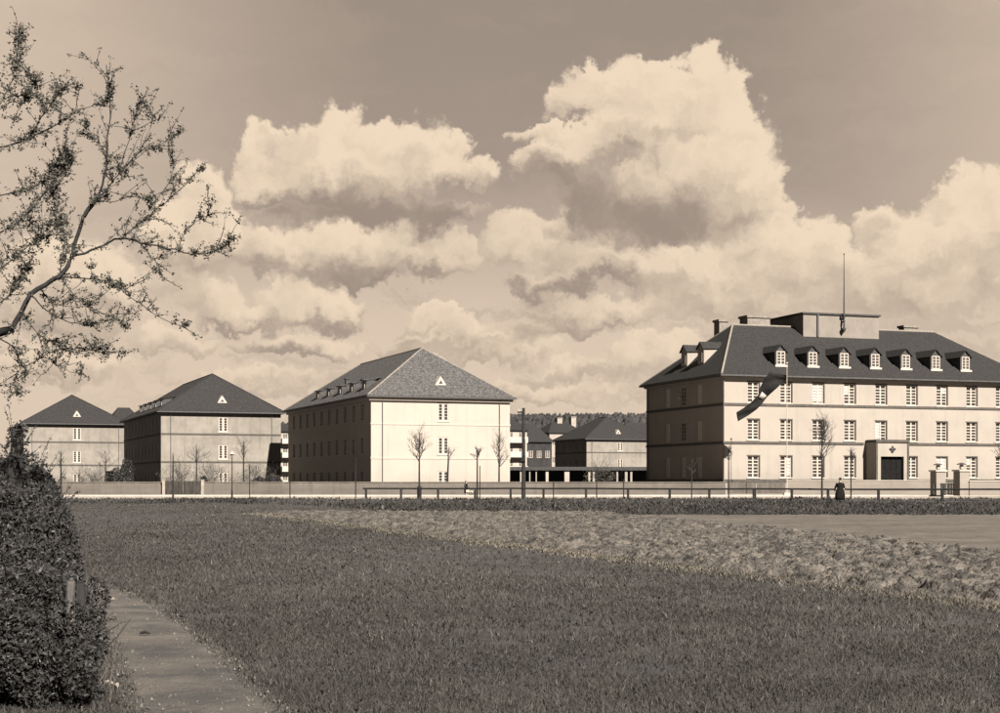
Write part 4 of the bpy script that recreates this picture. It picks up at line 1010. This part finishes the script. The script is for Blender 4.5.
# ------------------------------------------------------------------ wooded hill on the horizon
xs = np.linspace(-1100, 900, 260); ys = np.linspace(1150, 2100, 40)
YY, XX = np.meshgrid(ys, xs, indexing='ij')
prof = np.interp(XX, [-1100, -500, -350, -200, 0, 120, 400, 900], [8, 16, 42, 55, 62, 63, 60, 50])
ZZ = prof * np.exp(-((YY - 1550) / 330.0) ** 2) * (0.94 + .08 * fbm(XX * .01, YY * .01, 2)) - 1.0
FOREM = mat('wooded_slope', Dk(0.022), .95, Dk(0.03), .02)
tag(numesh('hill', np.stack([XX, YY, ZZ], -1).reshape(-1, 3), gridfaces(*XX.shape), FOREM, smooth=True), kind='structure')
r = np.random.default_rng(8); n = 5200
x = r.uniform(-450, 420, n); y = r.uniform(1330, 1600, n)
pz = np.interp(x, [-1100, -500, -350, -200, 0, 120, 400, 900], [8, 16, 42, 55, 62, 63, 60, 50]) * np.exp(-((y - 1550) / 330.0) ** 2)
# each tree of the far wood: a ragged cone of faces
V = []; Fc = []; s = 5
h = r.uniform(4, 10, n); w_ = r.uniform(2.5, 5, n)
ang = np.arange(6) / 6 * 2 * PI
ring = np.stack([x[:, None] + np.cos(ang) * w_[:, None] * r.uniform(.7, 1.2, (n, 6)), y[:, None] + np.sin(ang) * w_[:, None], (pz - 2)[:, None] + r.uniform(0, 2, (n, 6))], -1)
ring2 = np.stack([x[:, None] + np.cos(ang) * w_[:, None] * .7 * r.uniform(.7, 1.2, (n, 6)), y[:, None] + np.sin(ang) * w_[:, None] * .7, (pz + h * .5)[:, None] + r.uniform(-1, 1, (n, 6))], -1)
top = np.stack([x, y, pz + h * .85], -1)[:, None, :]
V = np.concatenate([ring, ring2, top], 1).reshape(-1, 3); i = np.arange(n)[:, None] * 13
fs = []
for k in range(6):
    k2 = (k + 1) % 6
    fs += [i + [k, k2, 6 + k2], i + [k, 6 + k2, 6 + k], i + [6 + k, 6 + k2, 12]]
o = numesh('distant_forest', V, np.concatenate(fs, 0), LEAFE, shade=np.repeat(r.uniform(.6, 1.2, n), 13)); tag(o, 'dark wooded ridge on the horizon behind the houses', 'forest', kind='stuff')

# ------------------------------------------------------------------ the blossoming tree at the upper left
TD = 14.0
tree = empty('fruit_tree', (gx(-190, TD), TD + .6, 0), 0, 'budding fruit tree whose boughs reach in at the upper left', 'tree')
tox, toy = gx(-190, TD), TD + .6
rr = random.Random(99)
def W3(px, py, dep=0.0):
    Y = TD + dep; return Vector((gx(px, Y) - tox, Y - toy, gz(py, Y)))
limbs = [
 ([(13,329),(31,295),(59,276),(69,262),(74,248),(84,217),(93,203),(98,197)], 7.5, 4.2, 0),
 ([(98,197),(106,171),(108,146),(110,108),(107,65)], 3.6, 1.0, -.05),
 ([(73,257.5),(98,248),(121,239),(140,242),(176,249),(192,255),(212,252),(229,243)], 3.4, 1.0, -.3),
 ([(63,277),(95,280),(112,283),(135,301),(160,318),(187,329)], 1.9, .7, -.5),
 ([(84,217),(105,190),(137,154),(158,146),(179,132)], 2.4, .8, .3),
 ([(118,171),(131,130),(141,100)], 1.5, .7, .2), ([(108,163),(95,140),(86,124)], 1.2, .6, -.1),
 ([(140,152),(152,118),(146,105)], 1.2, .6, .3), ([(121,239),(150,215),(180,190),(200,168)], 1.8, .7, .4),
 ([(176,249),(190,225),(213,212)], 1.3, .6, -.2), ([(150,210),(170,180),(172,160)], 1.2, .6, .5),
 ([(140,242),(155,262),(165,280)], 1.2, .5, -.2), ([(59,276),(80,300),(110,318),(128,330)], 1.6, .6, .3),
 ([(-20,150),(11,145),(28,138),(45,113),(63,88)], 3.0, .8, .2), ([(28,138),(58,123),(76,111),(95,106),(113,101)], 2.0, .7, .1),
 ([(45,113),(38,95),(30,75)], 1.0, .5, .1), ([(76,111),(78,95),(78,88)], 1.0, .5, .1), ([(-10,120),(12,80),(17,50),(19,33)], 1.8, .6, .4),
 ([(13,120),(25,100),(28,90)], 1.0, .5, .4),
 ([(-10,335),(13,346),(24,365.5),(48,353),(73,349),(105,352),(132,351)], 2.2, .6, -.2), ([(24,365),(16,378),(18,395)], 1.2, .4, -.2), ([(48,356),(66,370),(84,374)], 1.0, .5, -.1),
 ([(-20,240),(15,225),(40,200),(60,170),(66,150)], 2.6, .7, .5), ([(-20,200),(20,190),(50,178),(72,160)], 2.2, .6, .6), ([(15,225),(45,228),(62,222)], 1.5, .5, .6),
 ([(31,295),(48,312),(70,322),(95,325),(118,318)], 2.2, .6, -.3), ([(20,310),(40,335),(60,345)], 1.6, .5, .1), ([(59,276),(64,240),(58,215),(50,190)], 1.8, .6, .5),
 ([(40,290),(55,305),(72,300),(92,305)], 1.6, .5, .3), ([(-20,280),(10,262),(30,245),(44,238)], 2.4, .6, .7), ([(-20,310),(5,300),(22,280),(30,262)], 2.2, .6, .9),
 ([(93,203),(115,200),(132,196),(148,200)], 1.4, .5, .1), ([(100,190),(118,182),(126,170)], 1.0, .5, 0),
 ([(-60,120),(-30,70),(-20,10),(-10,-40)], 4.0, 1.0, .8), ([(-90,80),(-110,20),(-90,-60)], 5.0, 1.0, .5),
]
wood = MB(); twig = MB(); buds = []
def cat(P, a, c, t):
    i = P.index(a); p0 = P[max(i - 1, 0)]; p3 = P[min(i + 2, len(P) - 1)]
    return .5 * (2*a + (c - p0) * t + (2*p0 - 5*a + 4*c - p3) * t*t + (3*a - p0 - 3*c + p3) * t**3)
def spur(p, d, ln, rad, lev):
    pts = [p]; q_ = p.copy(); dd = d.normalized(); m_ = max(2, int(ln / .07))
    for i in range(m_):
        dd = (dd + Vector((rr.uniform(-.22, .22), rr.uniform(-.22, .22), rr.uniform(-.16, .24)))).normalized(); q_ = q_ + dd * (ln / m_); pts.append(q_.copy())
        for z_ in range(2):
            if rr.random() < .55: buds.append((q_ - dd * rr.random() * ln / m_, dd))
    twig.tube(pts, [rad * (1 - .7 * i / m_) for i in range(m_ + 1)], 4, cap=False)
    buds.append((q_, dd))
    if lev > 0:
        for k in range(rr.randint(1, 3)):
            i = rr.randint(0, m_ - 1); d2 = (dd * .6 + Vector((rr.uniform(-1, 1), rr.uniform(-1, 1), rr.uniform(-.5, 1)))).normalized(); spur(pts[i], d2, ln * rr.uniform(.35, .6), rad * .7, lev - 1)
for pts, r0, r1, dep in limbs:
    P = []; n_ = len(pts)
    for i, (x, y) in enumerate(pts):
        P.append(W3(x + rr.uniform(-1, 1), y + rr.uniform(-1, 1), dep * (i + 1) / n_ + rr.uniform(-.02, .02)))
    # resample with a slight wander
    Q = []
    for a, c in zip(P[:-1], P[1:]):
        for t in (0, .25, .5, .75): Q.append(cat(P, a, c, t) + Vector((rr.uniform(-1, 1), rr.uniform(-1, 1), rr.uniform(-1, 1))) * .008)
    Q.append(P[-1]); m_ = len(Q); k_ = TD / F / 2
    wood.tube(Q, [(r0 + (r1 - r0) * (i / (m_ - 1)) ** .8) * k_ * .74 for i in range(m_)], 7)
    total = sum((a - c).length for a, c in zip(P[:-1], P[1:])); ns = int(total / (.030 if pts[-1][0] < 75 else .046))
    for k in range(ns):
        t = (rr.random() ** .8) * (m_ - 1); i = min(int(t), m_ - 2); p = Q[i].lerp(Q[i+1], t - i); d = (Q[i+1] - Q[i]).normalized()
        if r0 > 5 and rr.random() < .55: continue
        out = (d * .55 + Vector((rr.uniform(-.9, .9), rr.uniform(-.9, .9), rr.uniform(-.6, 1.0)))).normalized()
        if rr.random() < .45: buds.append((p, d))
        if pts[-1][0] < 78 or pts[0][0] < 0: buds += [(p + Vector((rr.uniform(-.07, .07), rr.uniform(-.07, .07), rr.uniform(-.07, .07))), d) for z_ in range(3)]
        spur(p, out, rr.uniform(.05, .22) if rr.random() < .85 else rr.uniform(.2, .42), .0045, 1 if rr.random() < .35 else 0)
    for k in range(6): buds.append((Q[-1] - (Q[-1] - Q[-2]) * rr.random() * 3, (Q[-1] - Q[-2]).normalized()))
# trunk and the rest of the crown outside the picture
trunk = MB(); base_ = Vector((0, 0, 0)); fork = Vector((.35, -.1, 1.9))
trunk.tube([base_, (.1, 0, .9), fork, W3(-60, 345) ], [.17, .14, .12, .075], 10)
trunk.tube([W3(-60, 345), W3(-15, 336), W3(13, 329)], [.075, .055, .036], 8)
trunk.tube([fork, W3(-140, 200, .4), W3(-60, 120, .6)], [.1, .07, .03], 8); trunk.tube([W3(-140, 200, .4), W3(-110, 120, .5), W3(-90, 80, .5)], [.07, .05, .035], 8)
for a, c in (((-60,345),(-10,335)), ((-60,120),(-20,150)), ((-60,120),(-10,120)), ((-140,200),(-20,240)), ((-140,200),(-20,200)), ((-60,345),(-20,280)), ((-60,345),(-20,310))):
    trunk.tube([W3(*a, .4), W3(*c, .2)], [.04, .018], 6)
trunk.build('trunk', BARKM, tree, smooth=True)
cr = wood.build('bough', BARKM, tree, smooth=True)
twig.build('twigs', BARKM, tree)
# small opening leaves and blossom clusters
n = len(buds); per = 5
bp = np.array([tuple(b_[0]) for b_ in buds]); r = np.random.default_rng(4)
c_ = np.repeat(bp, per, 0) + r.normal(size=(n * per, 3)) * .013
a = r.normal(size=(n*per, 3)); a /= np.linalg.norm(a, axis=1)[:, None]; e = r.normal(size=(n*per, 3)); e -= (e*a).sum(1)[:, None]*a; e /= np.linalg.norm(e, axis=1)[:, None]
s_ = r.uniform(.008, .018, n*per)[:, None]
V = np.stack([c_ - a*s_*.5, c_ + e*s_*.6, c_ + a*s_*1.2, c_ - e*s_*.6], 1).reshape(-1, 3)
f = np.arange(n*per)[:, None]*4 + [0, 1, 2, 3]
numesh('leaves', V, f, leafmat('young_leaves', .05, b=.85), shade=np.repeat(r.uniform(.5, 1.6, n*per), 4), parent=tree)
print('buds', n)

# ------------------------------------------------------------------ fence posts in the hedge and litter by the path
POSTP = mat('peeling_birch_post', T(0.085), .85, Dk(0.05), 7, lo=.42, hi=.58, stretch=(1, 1, 1.5))
def post(px, D, r, h, label, m, lean=0):
    b = MB(); b.tube([(0, 0, -.1), (lean * .5, .01, h * .5), (lean, 0, h - .02), (lean + .01, 0, h)], [r, r * .93, r * .85, r * .5], 9)
    o = b.build('fence_post', m); o.location = (gx(px, D), D, 0); tag(o, label, 'post', 'old posts in the hedge')
post(68, 11.45, .038, .94, 'pale peeling post standing in the dark bush', POSTP, .02)
post(80, 11.85, .05, .9, 'dark round post at the edge of the path', BARKM, .0)
post(14, 15.5, .09, 1.95, 'dark post between the bushes at the left edge', BARKM, 0)
LIT_ = mat('pale_scrap', T(0.2), .8, T(0.12), 9)
for k, (px, py, l_, a_) in enumerate(((101, 640, .10, .9), (96, 655, .09, -.7), (108, 690, .16, -.6), (116, 693, .08, -.9), (145, 638, .12, -.3), (113, 603, .05, .3))):
    D = CAMZ * F / (py - 480); o_ = MB(); o_.tube([(-l_/2, 0, .02), (0, .01, .035), (l_/2, 0, .02)], [.012, .02, .008], 6)
    lab = ('pale scrap among leaves at the path edge, the highest of the left edge', 'pale scrap just below the highest one at the left path edge', 'long pale scrap by the bottom corner of the path', 'small pale scrap right of the long one at the bottom', 'thin dark stick lying across the middle of the path', 'tiny pale stone at the far end of the path')[k]
    ob = o_.build('scrap' if k < 4 else ('stick' if k == 4 else 'stone'), LIT_ if k != 4 else BARKM); ob.location = (gx(px, D), D, .03); ob.rotation_euler = (0, 0, a_); tag(ob, lab, 'scrap' if k < 4 else ('stick' if k == 4 else 'stone'))
stems = MB()
rr2 = random.Random(3)
for k in range(26):
    D = 11.3 + rr2.random() * 5; x = float(np.interp(D, [11.3, 16.5], [gx(104, 11.3), gx(88, 16.5)])) + rr2.uniform(-.1, .08)
    stems.tube([(x, D, 0), (x + rr2.uniform(-.04, .04), D, .15), (x + rr2.uniform(-.1, .1), D + .02, rr2.uniform(.2, .5))], [.006, .005, .002], 4)
tag(stems.build('dry_weeds', mat('dry_stalks', T(.09), .8, T(.05), 4)), 'dry pale weed stalks along the left edge of the path', 'weeds', kind='stuff')

# ------------------------------------------------------------------ people
SKINM = mat('skin', T(.30, 1, .85, .7), .6); CLOTH = mat('black_wool_coat', Dk(.006), .9, Dk(.010), 6, spec=.05); CLOTH2 = mat('dark_skirt_cloth', Dk(.018), .9, Dk(.03), 6)
def person(px, D, H, rz, label, wide=1.0, long_coat=.28, z0=0.0, arms=((.30, .95, -.05), (-.30, .95, .12)), stride=.14, hat=True, coatm=None):
    """one continuous body from skin joints, coat and hat as children"""
    o = empty('person', (gx(px, D), D, z0), rz, label, 'person'); k = H / 1.75
    J = [(0,0,.95),(0,0,1.15),(0,0,1.38),(0,-.01,1.50),(0,-.03,1.62),(0,-.03,1.70),
         (.10,0,.90),(.11,stride*.4,.50),(.11,stride,.09),(.11,stride-.16,.035),(-.10,0,.90),(-.11,-stride*.2,.50),(-.11,-stride,.09),(-.11,-stride-.16,.035),
         (.19,0,1.41),(.25,.02,1.14),(arms[0][0],arms[0][2],arms[0][1]-.04),(arms[0][0],arms[0][2]-.06,arms[0][1]-.12),
         (-.19,0,1.41),(-.25,.02,1.14),(arms[1][0],arms[1][2],arms[1][1]-.04),(arms[1][0],arms[1][2]-.06,arms[1][1]-.12)]
    E = [(0,1),(1,2),(2,3),(3,4),(4,5),(0,6),(6,7),(7,8),(8,9),(0,10),(10,11),(11,12),(12,13),(2,14),(14,15),(15,16),(16,17),(2,18),(18,19),(19,20),(20,21)]
    Rr = [.14,.12,.15,.055,.085,.07,.085,.055,.04,.04,.085,.055,.04,.04,.06,.045,.034,.04,.06,.045,.034,.04]
    me = bpy.data.meshes.new('body'); me.from_pydata([(x*k, y*k, z*k) for x, y, z in J], E, []); me.materials.append(SKINM)
    ob = link(bpy.data.objects.new('body', me), o)
    sk = ob.modifiers.new('skin', 'SKIN'); sv = me.skin_vertices[0].data
    for i, r_ in enumerate(Rr): sv[i].radius = (r_*k, r_*k); sv[i].use_root = (i == 0)
    ss = ob.modifiers.new('sub', 'SUBSURF'); ss.levels = 1; ss.render_levels = 2
    cm = coatm or CLOTH
    b = MB(); b.lathe([(.24*wide, long_coat), (.26*wide, .5), (.22*wide, .85), (.175*wide, 1.05), (.20*wide, 1.25), (.215*wide, 1.38), (.15, 1.47), (.075, 1.53)], (0, 0, 0), 14, 1.0, .72)
    b.v = [(x*k, y*k, z*k) for x, y, z in b.v]; co = b.build('coat', cm, o, smooth=True)
    for s_, ar in ((1, arms[0]), (-1, arms[1])):
        b = MB(); b.tube([(s_*.17*wide*k, 0, 1.42*k), (s_*.26*wide*k, .02*k, 1.14*k), (ar[0]*k, ar[2]*k, (ar[1]-.02)*k)], [.085*k, .075*k, .06*k], 9); b.build('sleeve', cm, co, smooth=True)
    if hat:
        b = MB(); b.lathe([(.17, 1.715), (.165, 1.735), (.10, 1.745), (.095, 1.82), (.05, 1.85)], (0, -.03, 0), 12); b.v = [(x*k, y*k, z*k) for x, y, z in b.v]; b.build('hat', CLOTH, o)
    else:
        b = MB(); b.lathe([(.05, 1.52), (.10, 1.60), (.105, 1.70), (.07, 1.79), (.02, 1.81)], (0, .02, 0), 12); b.v = [(x*k, y*k, z*k) for x, y, z in b.v]; b.build('hair', CLOTH2, o, smooth=True)
    b = MB()
    for s_, st in ((1, stride), (-1, -stride)): b.tube([(s_*.11*k, (st + .05)*k, .05*k), (s_*.11*k, (st - .12)*k, .045*k), (s_*.11*k, (st - .2)*k, .035*k)], [.055*k, .055*k, .035*k], 8)
    b.build('shoes', CLOTH, o)
    return o
person(840, 112.5, 1.78, math.radians(28), 'person in a long dark coat and hat walking along the rail fence', wide=1.6, long_coat=.20, arms=((.34, .93, -.15), (-.38, .90, .12)), stride=.2)
person(466, 157, 1.55, math.radians(60), 'small person in a wide dark skirt walking on the pavement before the white block', wide=1.15, long_coat=.35, hat=False, arms=((.12, .95, -.3), (-.16, .95, -.28)), z0=.02)
o = empty('handcart', (gx(470.5, 155.5), 155.5, .13), 0, 'low pale handcart beside the small person on the pavement', 'cart')
b = MB(); b.box(-.45, .45, -.25, .25, .3, .55); b.build('box', SILL, o)
for s_ in (-.27, .27):
    b = MB(); n_ = 14
    b.tube([(.1 + .28*math.cos(2*PI*k/n_), s_, .28 + .28*math.sin(2*PI*k/n_)) for k in range(n_ + 1)], .025, 5, cap=False)
    for k in range(3): b.tube([(.1 + .28*math.cos(PI*k/3), s_, .28 + .28*math.sin(PI*k/3)), (.1 - .28*math.cos(PI*k/3), s_, .28 - .28*math.sin(PI*k/3))], .012, 4)
    b.build('wheel', RAILM, o)
b = MB(); b.tube([(-.45, .2, .5), (-.95, .2, .85)], .02, 5); b.tube([(-.45, -.2, .5), (-.95, -.2, .85)], .02, 5); b.tube([(-.95, -.22, .85), (-.95, .22, .85)], .02, 5); b.build('handle', RAILM, o)
